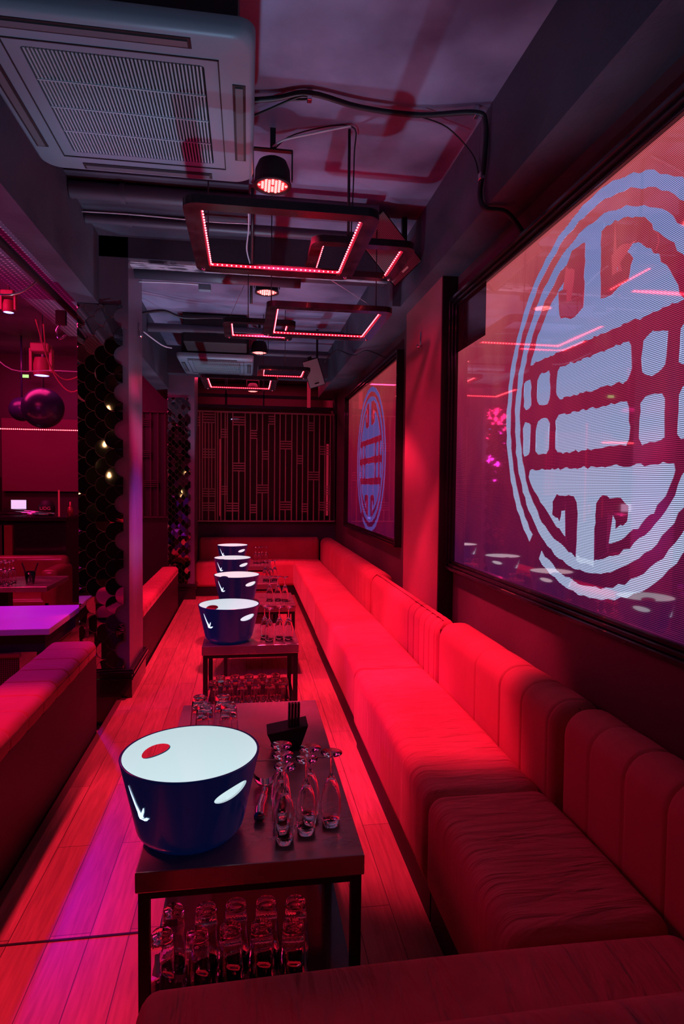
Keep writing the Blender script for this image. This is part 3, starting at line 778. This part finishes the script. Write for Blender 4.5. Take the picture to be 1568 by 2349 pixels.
for sz, loc, lb, sd, rz in F: make_frame(sz, loc, lb, sides=sd, rz=rz, width=.058 if sz > .5 else .050)
rods = [((.44, 2.775), 2.46), ((-.17, 2.74), 2.36), ((.125, 3.46), 2.36), ((.0, 4.13), 2.435), ((.14, 5.83), 2.36), ((.33, 5.66), 2.425), ((.71, 3.46), 2.36)]
rl = ['black hanging rod carrying the small frame near the speaker', 'thin rod just beyond the air conditioner', 'thin rod above the second large frame', 'thin rod above the second small frame', 'thin rod above the farthest large frame', 'thin rod above the far small frame', 'thin rod by the beam above the second large frame']
for (xy, z), l in zip(rods, rl): drop('hanging_rod', [(*xy, z), (*xy, ZC)], .0065 if 'black' in l else .003, m_cable, l, 'rod', 'rods of the light frames')
drop('cable', [(.09, 2.83, 2.84), (.15, 2.80, 2.87), (.28, 2.76, 2.89), (.438, 2.72, 2.915)], .0045, m_cablew, 'white cable from the nearest stage lamp to the hanging rod', 'cable')
drop('cable', [(.10, 2.85, 2.84), (.2, 2.80, 2.90), (.438, 2.73, 2.92), (.458, 2.75, 2.8), (.452, 2.775, 2.46)], .003, m_cable, 'thin black cable running down the hanging rod', 'cable')
drop('cable', [(-.04, 2.60, 2.90), (.10, 2.57, 2.905), (.238, 2.52, 2.91), (.45, 2.56, 2.90), (.70, 2.57, 2.90), (.92, 2.515, 2.90), (.968, 2.51, 2.86), (.968, 2.52, 2.70), (.968, 2.56, 2.60), (.975, 2.52, 2.52), (1.06, 2.50, 2.50), (1.13, 2.50, 2.43), (1.14, 2.50, 2.405)], .011, m_cable, 'thick black cable sagging over the ceiling and down the right beam', 'cable')
drop('cable', [(-.03, 2.72, 2.89), (.08, 2.62, 2.89), (.20, 2.53, 2.90), (.24, 2.54, 2.90), (.16, 2.56, 2.90)], .005, m_cable, 'looped black cable end beside the air conditioner', 'cable')
drop('cable', [(.70, 2.57, 2.895), (.84, 2.62, 2.89), (.96, 2.64, 2.80), (.975, 2.60, 2.70)], .003, m_cable, 'thin cable drooping to the beam', 'cable')
for k, (x, y, z) in enumerate(((.238, 2.53, 2.90), (.93, 2.52, 2.90), (.965, 2.54, 2.66))):
    tag(obj('cable_clip', B(x-.010, x+.010, y-.014, y+.014, z-.016, z+.03 if z > 2.8 else z+.012, bev=.003), m_chrome), ['small clip holding the thick cable mid ceiling', 'small clip holding the thick cable at the beam top', 'pale clip on the cable down the beam side'][k], 'clip')
# pipes under the ceiling
def pipe(y, z, r, x0, x1, label, flange=None):
    t = empty('ceiling_pipe', (0, y, z), label, 'pipe', 'painted pipes under the ceiling')
    obj('pipe', T([(x0, 0, 0), (x1, 0, 0)], r, 20), m_pipe, t, auto=50)
    if flange: obj('flange', T([(flange-.012, 0, 0), (flange+.012, 0, 0)], r*1.18, 20), m_pipe, t, auto=50)
pipe(3.40, 2.853, .043, -.90, .70, 'thicker dark painted pipe crossing the ceiling', -.64)
pipe(3.70, 2.835, .028, -.90, .78, 'thinner dark painted pipe behind the thicker one', -.66)
pipe(5.9, 2.78, .04, -.9, .9, 'far painted pipe crossing below the ceiling', None)
pipe(6.9, 2.80, .03, .1, .9, 'short far painted pipe right of the far air conditioner', None)
drop('cable', [(-.9, 3.62, 2.835), (-.66, 3.60, 2.83), (-.45, 3.62, 2.835), (-.2, 3.62, 2.83), (.02, 3.62, 2.835)], .004, m_cablew, 'pale cable strapped along the ceiling pipes', 'cable')
drop('cable', [(.0, 3.39, 2.80), (.0, 3.62, 2.80), (-.01, 3.9, 2.79), (.02, 4.03, 2.73)], .0045, m_cablew, 'pale cable hanging behind the largest light frame', 'cable')
drop('conduit', [(.02, 3.34, 2.90), (.02, 3.36, 2.72), (.02, 3.98, 2.70), (.02, 4.04, 2.70)], .009, m_cable, 'black conduit behind the largest light frame', 'conduit')
drop('conduit', [(.02, 4.36, 2.92), (.02, 4.36, 2.60)], .01, m_cable, 'short black conduit below the cross beam', 'conduit')
drop('cable', [(-.72, 4.34, 2.70), (-.5, 4.34, 2.705), (-.32, 4.33, 2.70)], .006, m_cablew, 'pale cable to the small junction box', 'cable')
t = tag(obj('junction_box', B(-.33, -.25, 4.31, 4.36, 2.66, 2.70, bev=.004), m_greypl), 'small grey junction box under the cross beam', 'junction box')
drop('cable', [(-.02, 4.36, 2.74), (-.12, 4.13, 2.435)], .0018, m_cablew, 'thin slanted wire to the second small frame', 'wire')
drop('cable', [(.35, 3.23, 2.46), (.70, 3.47, 2.36)], .0018, m_cablew, 'thin wire between the near frames by the speaker', 'wire')
# dark services over far unit
t = empty('duct_box', (-.28, 6.0, 2.78), 'black service duct above the far air conditioner', 'duct')
obj('duct', B(-.31, .27, -.12, .28, -.12, .14, bev=.01), m_black, t); obj('hatch', B(-.1, 0, -.124, -.119, -.06, .05), m_steelblack, t)
drop('cable', [(-.88, 5.3, 2.74), (-.70, 5.4, 2.80), (-.55, 5.5, 2.78), (-.25, 5.6, 2.82), (.0, 5.7, 2.83)], .012, m_cable, 'bundle of black cables over the far air conditioner', 'cable')
drop('cable', [(-.86, 5.4, 2.62), (-.74, 5.6, 2.56), (-.68, 5.8, 2.58)], .006, m_cablew, 'pale cable at the left beam near the far air conditioner', 'cable')

# ================================================================== CEILING SPEAKERS
def speaker(loc, rot, w_, h_, d_, label, mfront):
    t = empty('ceiling_speaker', loc, label, 'speaker'); t.rotation_euler = rot
    bm = bmesh.new()
    fr = [(-w_/2, -h_/2), (w_/2, -h_/2), (w_/2, h_/2), (-w_/2, h_/2)]
    a = [bm.verts.new((x, 0, z)) for x, z in fr]; b_ = [bm.verts.new((x*.62, d_, z*.96)) for x, z in fr]
    bm.faces.new(a); bm.faces.new(b_[::-1])
    for k in range(4): bm.faces.new((a[k], b_[k], b_[(k+1) % 4], a[(k+1) % 4]))
    bmesh.ops.bevel(bm, geom=list(bm.edges), offset=.006, segments=2, affect='EDGES')
    obj('cabinet', bm, m_black, t)
    obj('grille', B(-w_/2+.008, w_/2-.008, -.006, .004, -h_/2+.008, h_/2-.008, bev=.002), mfront, t)
    obj('badge', B(-.022, .022, -.009, -.006, -h_/2+.03, -h_/2+.042), m_chrome, t)
    obj('bracket', boxes([(-.02, .02, d_*.45, d_*.55, h_/2-.02, h_/2+.03)]), m_steelblack, t)
    return t
m_spkf = dotted('speaker_mesh', (.40, .28, .26), (.12, .05, .05), 120, offset=.3)
speaker((.79, 3.50, 2.70), (math.radians(30), math.radians(-42), math.radians(-20)), .215, .36, .2, 'near black wedge speaker with pale mesh front hanging by the beam', m_spkf)
speaker((.65, 6.2, 2.475), (math.radians(12), math.radians(-17), math.radians(-12)), .17, .275, .16, 'far pale fronted ceiling speaker next to the small frame', m_spkf)
tag(obj('speaker_bracket', boxes([(.89, .92, 3.60, 3.63, 2.72, ZC)]), m_steelblack), 'black bracket fixing the near speaker to the ceiling', 'bracket')
tag(obj('speaker_bracket', boxes([(.68, .70, 6.28, 6.30, 2.52, ZC)]), m_steelblack), 'black bracket fixing the far speaker to the ceiling', 'bracket')
drop('cable', [(.70, 5.75, 2.5), (.80, 5.7, 2.6), (.9, 5.6, 2.55), (.92, 5.3, 2.48), (1.0, 5.2, 2.50), (1.12, 5.0, 2.40)], .006, m_cable, 'black cable from the far speaker down to the far screen', 'cable')
# switches
def switch(loc, label, sx):
    t = empty('wall_bracket', loc, label, 'bracket')
    obj('plate', B(-.004, .004, -.012, .012, -.06, .04, bev=.002), m_chrome, t)
    obj('hook', T([(0, -.008, -.05), (sx*.02, -.008, -.055), (sx*.024, 0, -.045), (sx*.012, .01, -.06)], .006, 8), m_chrome, t, smooth=True)
switch((1.067, 3.79, 2.28), 'small chrome bracket on the red pilaster', -1)
switch((-.729, 4.38, 2.40), 'small chrome bracket high on the red side of the near column', 1)

# ================================================================== LATTICE SCREEN
t = empty('lattice_screen', (0, 8.14, 0), 'wooden fretwork lattice across the back wall', 'lattice')
def LX(zx): return -.666+(420+zx/4.126-447)/176.5
def LZ(zy): return 2.305-(920+zy/4.126-941)/180.0
bars = {115: [(90, 1140)], 155: [(100, 1140)], 180: [(100, 1140)], 205: [(205, 830)], 237: [(205, 1140)], 265: [(205, 830)], 298: [(100, 1140)], 320: [(100, 1140)], 350: [(100, 1140)], 388: [(100, 1140)], 408: [(100, 965)],
        458: [(100, 1140)], 515: [(220, 580), (660, 1140)], 573: [(100, 1140)], 622: [(100, 1140)], 683: [(100, 265), (345, 1140)], 735: [(100, 790), (870, 1140)], 792: [(205, 1140)], 850: [(100, 1140)], 900: [(100, 1140)],
        953: [(100, 362), (440, 950), (1030, 1140)], 1012: [(100, 1140)], 1062: [(100, 1140)], 1116: [(100, 1140)], 1168: [(100, 1140)], 1224: [(100, 656), (736, 1140)], 1277: [(100, 1140)], 1330: [(100, 1140)], 1382: [(100, 1140)], 1432: [(110, 1140)]}
frame = bmesh.new()
box(frame, LX(108), LX(1440), -.02, .01, LZ(1146), LZ(1134)); box(frame, LX(108), LX(1440), -.02, .01, LZ(104), LZ(90))
box(frame, LX(108), LX(118), -.02, .01, LZ(1146), LZ(90)); box(frame, LX(1430), LX(1442), -.02, .01, LZ(1146), LZ(90)); obj('frame', frame, m_lattice, t)
bm = bmesh.new()
for zx, iv in bars.items():
    for a, b_ in iv: box(bm, LX(zx)-.0068, LX(zx)+.0068, -.016, .006, LZ(b_), LZ(a))
for x0, x1, y0, y1 in ((180, 298, 120, 205), (180, 298, 452, 535), (180, 298, 830, 905), (180, 298, 965, 1040), (350, 408, 260, 340), (350, 408, 805, 885), (458, 575, 140, 220), (458, 575, 580, 660), (400, 518, 965, 1045), (622, 685, 265, 345), (622, 685, 980, 1060),
                       (735, 794, 462, 542), (680, 795, 788, 868), (790, 850, 125, 205), (900, 1012, 362, 440), (895, 1012, 950, 1030), (1062, 1118, 500, 580), (1168, 1225, 178, 258), (1165, 1278, 656, 736), (1108, 1170, 968, 1048), (1278, 1380, 405, 485), (1272, 1380, 952, 1032), (118, 152, 150, 235), (1330, 1382, 795, 875)):
    for k in range(4):
        zy = y0+(y1-y0)*(k+.15)/3.3; box(bm, LX(x0), LX(x1), -.018, .004, LZ(zy+5), LZ(zy-5))
obj('fretwork', bm, m_lattice, t)
# dim room behind the lattice
struct('wall_behind_lattice', boxes([(-.70, WX, 8.62, 8.70, 0, 2.40)]), m_ptn)
def strip_light(loc, sx, sz, label, m=None):
    return tag(obj('light_strip', B(loc[0]-sx/2, loc[0]+sx/2, loc[1]-.006, loc[1]+.012, loc[2]-sz/2, loc[2]+sz/2), m or m_redglow), label, 'light')
m_redglow = mat('red_tube', (.4, .02, .02), .4, emis=(1.0, .03, .10), es=.22)
m_redglow2 = mat('red_tube_bright', (.6, .02, .02), .4, emis=(1.0, .03, .05), es=2.5)
strip_light((LX(330), 8.61, LZ(720)), .022, 1.05, 'glowing red vertical strip seen through the left of the lattice')
strip_light((LX(1400), 8.61, LZ(730)), .03, 1.0, 'glowing red vertical strip seen through the right of the lattice')
strip_light((.80, 8.25, 2.56), .045, .34, 'bright red upright strip above the lattice')
strip_light((LX(470), 8.61, LZ(128)), .10, .008, 'thin pale strip light behind the top of the lattice', mat('cool_tube', (1, 1, 1), emis=(.5, .6, 1), es=1.5))

# second lattice seen between the columns
t = empty('lattice_screen', (-1.35, 8.26, 0), 'dim fretwork panel seen between the two columns', 'lattice')
m_lattdim = mat('shaded_lattice_wood', (.10, .04, .04), .5)  # lattice wood darkened, dimness of this corner put into the colour
bm = bmesh.new()
for x in (-.40, -.28, -.16, -.07, .02, .12, .21, .30): box(bm, x-.007, x+.007, -.02, 0, .93, 2.28)
for z in (.93, 2.28): box(bm, -.45, .35, -.02, 0, z-.01, z+.01)
for x0, x1, z in ((-.07, .12, 2.1), (-.28, -.16, 1.35), (.02, .21, 1.32), (-.07, .12, 1.7)):
    for k in range(4): box(bm, x0, x1, -.022, 0, z+k*.025, z+k*.025+.01)
obj('fretwork', bm, m_lattdim, t)

# ================================================================== LEFT ROOM
# near table box
t = empty('side_table', (-1.34, 3.86, FLOW), 'table with magenta lit top at the left edge', 'table')
m_ltop = mat('laminate_top', (.60, .35, .65), .3)
obj('table_top', B(-.30, .285, -.34, .34, .70, .735, bev=.004), m_ltop, t)
obj('apron', B(-.26, .25, -.30, .30, .60, .70), m_black, t)
m_mesh = dotted('mesh_front', (.20, .05, .05), (.01, .005, .005), 90, rough=.4, metal=.5, offset=.3)
obj('mesh_front', B(-.28, .12, -.325, -.31, .02, .58), m_mesh, t)
obj('front_rail', B(-.30, .13, -.335, -.31, .58, .60), m_redrail := mat('red_rail', (.4, .08, .07), .3, metal=.6), t)
obj('leg', B(.20, .24, -.28, -.24, 0, .6), m_steelblack, t)
# second table with glasses
t = empty('side_table', (-1.95, 5.35, FLOW), 'further table carrying a cluster of flutes at the left edge', 'table')
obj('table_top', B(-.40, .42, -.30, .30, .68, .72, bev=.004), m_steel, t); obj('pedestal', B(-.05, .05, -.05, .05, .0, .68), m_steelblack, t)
m_glow = m_glass
for k in range(9):
    x, y = -1.98+(k % 3)*.062, 5.13+(k//3)*.08
    flute(x, y, .55, ['left', 'middle', 'right'][k % 3]+' flute, '+['front', 'centre', 'rear'][k//3]+' row, in the cluster at the left edge')
t = empty('straw_glass', (-1.70, 5.2, .55), 'short glass holding two black straws at the left', 'glass')
bm = bmesh.new(); lathe(bm, [(0, 0), (.030, 0), (.042, .10), (.039, .10), (.028, .008), (0, .008)], 20); obj('glass', bm, m_glass, t, smooth=True)
obj('straw', T([(-.005, 0, .01), (-.06, 0, .17)], .006, 6), m_straw, t); obj('straw', T([(.005, 0, .01), (.06, 0, .17)], .006, 6), m_straw, t)
# leather bench
m_leather = noisy(mat('red_leather', rough=.3, coat=.2), (.22, .03, .035), (.30, .04, .05), 5)
t = empty('leather_bench', (-2.2, 6.3, FLOW), 'glossy red leather bench in front of the booth', 'bench')
bm = B(-.75, .42, -.25, .25, .0, .45, bev=.04, seg=4); obj('seat', bm, m_leather, t, auto=50)
bm = B(-.75, .42, .18, .33, .3, .80, bev=.05, seg=4); obj('backrest', bm, m_leather, t, auto=50)
bm = B(.30, .45, -.25, .33, .0, .72, bev=.05, seg=4); obj('armrest', bm, m_leather, t, auto=50)
# DJ booth
t = empty('dj_booth', (-2.4, 7.2, FLOW), 'dark DJ booth with a counter and stepped front', 'booth')
obj('counter', B(-.95, .52, -.35, .25, 1.13, 1.17, bev=.006), m_blackgloss, t)
obj('front', B(-.92, .50, -.28, .2, 0, 1.13), m_blackgloss, t)
obj('front_panel', boxes([(-.90, -.10, -.32, -.28, .62, 1.08)]), m_ptn, t)
obj('side_panel', boxes([(-.12, -.02, -.32, -.28, .5, 1.08)]), m_redrail, t)
obj('ledge', B(-.95, .45, -.40, -.28, .52, .56, bev=.004), m_leather, t)
z0 = FLOW+1.17
t = empty('monitor', (-2.48, 7.25, z0), 'small lit white monitor on the DJ booth', 'monitor')
obj('screen_frame', B(-.085, .085, 0, .012, .06, .17), m_black, t); obj('display', B(-.078, .078, -.002, 0, .066, .164), mat('monitor_display', (1, 1, 1), emis=(.35, .55, .80), es=1.0), t); obj('stand', B(-.01, .01, 0, .02, 0, .06), m_black, t)
t = empty('equipment_case', (-2.19, 7.25, z0), 'round black soft case with pale lettering on the DJ booth', 'case')
bm = LT([(0, 0), (.07, 0), (.085, .03), (.085, .10), (.06, .16), (0, .17)], 24); obj('shell', bm, m_black, t, smooth=True)
tc = bpy.data.curves.new('lettering', 'FONT'); tc.body = 'UDG'; tc.size = .05; tc.extrude = .001; tc.align_x = 'CENTER'
to = bpy.data.objects.new('tmp', tc); COL.objects.link(to); dg = bpy.context.evaluated_depsgraph_get(); me = bpy.data.meshes.new_from_object(to.evaluated_get(dg)); bpy.data.objects.remove(to)
me.materials.clear(); me.materials.append(mat('lettering', (.8, .3, .3), emis=(.5, .15, .15), es=0.0)); lo = bpy.data.objects.new('lettering', me); COL.objects.link(lo); lo.parent = t; lo.location = (.01, -.09, .06); lo.rotation_euler = (PI/2, 0, math.radians(14))
t = empty('bottle', (-1.93, 7.2, z0), 'small bottle at the right end of the DJ booth', 'bottle')
obj('glass', LT([(0, 0), (.03, 0), (.032, .06), (.026, .085), (.010, .10), (.010, .15), (0, .15)], 16), m_redrail, t, smooth=True)
tag(obj('microphone_tube', T([(-2.60, 7.05, z0+.03), (-2.10, 7.0, z0+.02)], .022, 12), m_chrome, smooth=True), 'silver tube lying along the front of the DJ booth', 'tube')
tag(obj('microphone_tube', T([(-2.58, 7.1, z0+.065), (-2.06, 7.08, z0+.022)], .014, 12), m_chrome, smooth=True), 'thinner silver tube resting behind the first', 'tube')
t = empty('loudspeaker', (-2.86, 7.3, z0), 'black loudspeaker at the left end of the DJ booth', 'speaker')
obj('cabinet', B(-.10, .12, 0, .2, 0, .42, bev=.006), m_black, t); obj('handle', B(-.06, .06, -.004, 0, .30, .33), m_steelblack, t); obj('badge', B(-.03, .02, -.004, 0, .12, .15), m_redglow, t)
t = empty('glass_screen', (-1.88, 7.0, z0), 'clear guard panel with red edges right of the DJ booth', 'panel')
obj('edge', boxes([(-.12, -.105, 0, .01, -.02, .28), (.11, .13, 0, .012, -.05, 1.15)]), m_redglow, t)
# back wall features
tag(obj('wall_panel', B(-3.0, -1.99, 8.22, 8.29, 1.25, 2.15), mat('magenta_panel', (.17, .02, .06), .5)), 'red lit blank wall panel behind the DJ booth', 'panel')
m_hex = dotted('hex_mesh', (.6, .09, .10), (.10, .01, .015), 24, offset=.40)
tag(obj('honeycomb_panel', B(-1.98, -1.82, 8.20, 8.29, 1.25, 2.15), m_hex), 'honeycomb patterned red panel right of the blank panel', 'panel')
t = empty('light_bar', (-2.10, 6.4, 1.86), 'long straight red light bar over the DJ booth', 'light')
obj('bar', B(-.36, .52, -.01, .01, 0, .02), m_black, t); st = obj('led_strip', B(-.36, .52, -.012, -.010, .004, .012), m_ledstrip, t)
first = None
for k in range(46):
    x = -.35+.0188*k
    if first is None: bm = bmesh.new(); bmesh.ops.create_icosphere(bm, subdivisions=1, radius=.0055); first = obj('diode', bm, m_led, st, (x, -.016, .008))
    else: c = first.copy(); COL.objects.link(c); c.parent = st; c.location = (x, -.016, .008)
t = empty('hanging_globe', (-2.02, 6.6, 2.10), 'large dark glossy globe hanging left of the near column', 'globe')
bm = bmesh.new(); bmesh.ops.create_uvsphere(bm, u_segments=32, v_segments=20, radius=.20); obj('globe', bm, mat('dark_globe', (.02, .015, .06), .28), t, smooth=True); obj('stem', T([(0, 0, .2), (0, 0, .8)], .012), m_steelblack, t)
tag(obj('hanging_globe', (lambda b_: (bmesh.ops.create_uvsphere(b_, u_segments=24, v_segments=16, radius=.13), tube(b_, [(0, 0, .12), (0, 0, .79)], .01), b_)[2])(bmesh.new()), bpy.data.materials['dark_globe'], loc=(-2.42, 7.2, 2.15), smooth=True), 'smaller dark globe behind the large one', 'globe')
# exit sign
t = empty('exit_sign', (-2.62, 7.9, 2.62), 'tiny green emergency sign in the distance at left', 'sign'); obj('box', B(-.06, .06, 0, .02, -.03, .03), m_black, t); obj('stem', B(-.005, .005, .005, .015, .03, .34), m_black, t); obj('sign_face', B(-.045, .045, -.002, 0, -.018, .018), mat('green_sign', (.2, .8, .2), emis=(.35, .9, .25), es=1.2), t)
# moving heads
def moving_head(loc, label, sc, mlens):
    t = empty('moving_light', loc, label, 'lamp'); t.scale = (sc, sc, sc)
    obj('base', B(-.07, .07, -.06, .06, .17, .24, bev=.01), m_spk2, t)
    for q in ((-.085, -.065), (.065, .085)): obj('arm', boxes([(*q, -.03, .03, .02, .2)]), m_spk2, t)
    obj('stem', B(-.01, .01, -.01, .01, .235, (ZC+.03-loc[2])/sc), m_steelblack, t)
    hd = obj('head', LT([(0, .14), (.05, .13), (.062, .08), (.062, .0), (.056, -.01)], 24), m_spk2, t, auto=40)
    obj('lens', LT([(0, -.012), (.045, -.010), (.058, -.004)], 24), mlens, hd)
m_spk2 = mat('fixture_body', (.45, .10, .12), .4)
moving_head((-1.63, 5.3, 2.22), 'moving head lamp with a glowing blue lens left of the near column', 1.0, m_blueled)
moving_head((-1.66, 4.7, 2.55), 'small lamp with a blue lens shining down near the left edge', .6, m_blueled)
moving_head((-1.78, 4.7, 2.72), 'red moving lamp cut off by the left edge', .7, m_parface)
# perforated tray and pipe
m_perf = dotted('perforated_tray', (.16, .13, .20), (.95, .85, 1.0), 30, rough=.45, offset=.16, plane='xy')  # pale dots paint the lit ceiling seen through the holes
tag(obj('perforated_tray', B(-1.50, -1.12, 1.5, 5.6, 2.60, 2.612), m_perf), 'perforated metal ceiling tray left of the long beam', 'tray')
tag(obj('rigging_pipe', T([(-1.17, 1.5, 2.50), (-1.17, 5.2, 2.50)], .022, 12), m_steelblack, smooth=True), 'black rigging pipe running below the perforated tray', 'pipe')
drop('chain', [(-1.45, 3.6, 2.48), (-1.36, 3.65, 2.38), (-1.25, 3.7, 2.40), (-1.17, 3.75, 2.49)], .006, m_chrome, 'thin chain looped under the rigging pipe', 'chain')
drop('cable', [(-1.40, 4.6, 2.45), (-1.46, 4.9, 2.25), (-1.38, 5.0, 2.14), (-1.25, 5.0, 2.18), (-1.16, 4.95, 2.25)], .005, mat('red_lit_cable', (.5, .12, .12), .4), 'cable looping from the blue lensed lamp to the column', 'cable')
drop('cable', [(-1.45, 4.6, 2.48), (-1.44, 4.9, 2.2), (-1.32, 4.95, 2.04), (-1.16, 4.9, 2.12)], .005, bpy.data.materials['red_lit_cable'], 'lower loop of cable beside the near column', 'cable')
drop('cable', [(-1.9, 4.9, 2.35), (-1.75, 5.0, 2.20), (-1.5, 5.1, 2.22), (-1.2, 5.0, 2.20)], .004, m_cablew, 'thin cable sagging across the left room', 'cable')
t = empty('rigging_clamp', (-1.20, 4.3, 2.44), 'clamp and safety hook below the rigging pipe', 'clamp')
obj('clamp', boxes([(-.03, .03, -.02, .02, -.06, .03)]), m_steelblack, t); obj('hook', T(smoothpath([(0, 0, -.05), (-.03, 0, -.10), (-.01, 0, -.15), (.03, 0, -.12)], 4), .008), m_chrome, t, smooth=True)

# pendant bulbs behind the viewer's left, seen in the mirror tiles
m_bulb = mat('warm_bulb', (1, .8, .5), .3, emis=(1.0, .55, .22), es=14)
for (x, y, z), lb in zip(((-1.75, -.45, 1.70), (-1.98, -.60, 1.55), (-2.12, -.35, 1.86), (-2.35, -.7, 1.62)), ('first warm pendant bulb', 'second warm pendant bulb, lower', 'third warm pendant bulb, higher', 'fourth warm pendant bulb, farthest')):
    t = empty('pendant_bulb', (x, y, z), lb+', mirrored in the scalloped tiles', 'lamp', 'pendant bulbs mirrored in the tiles')
    obj('bulb', LT([(0, -.04), (.018, -.03), (.024, -.01), (.012, .02), (.010, .03)], 12), m_bulb, t, smooth=True); obj('cord', T([(0, 0, .03), (0, 0, ZC-z+.02)], .004, 6), m_cable, t)
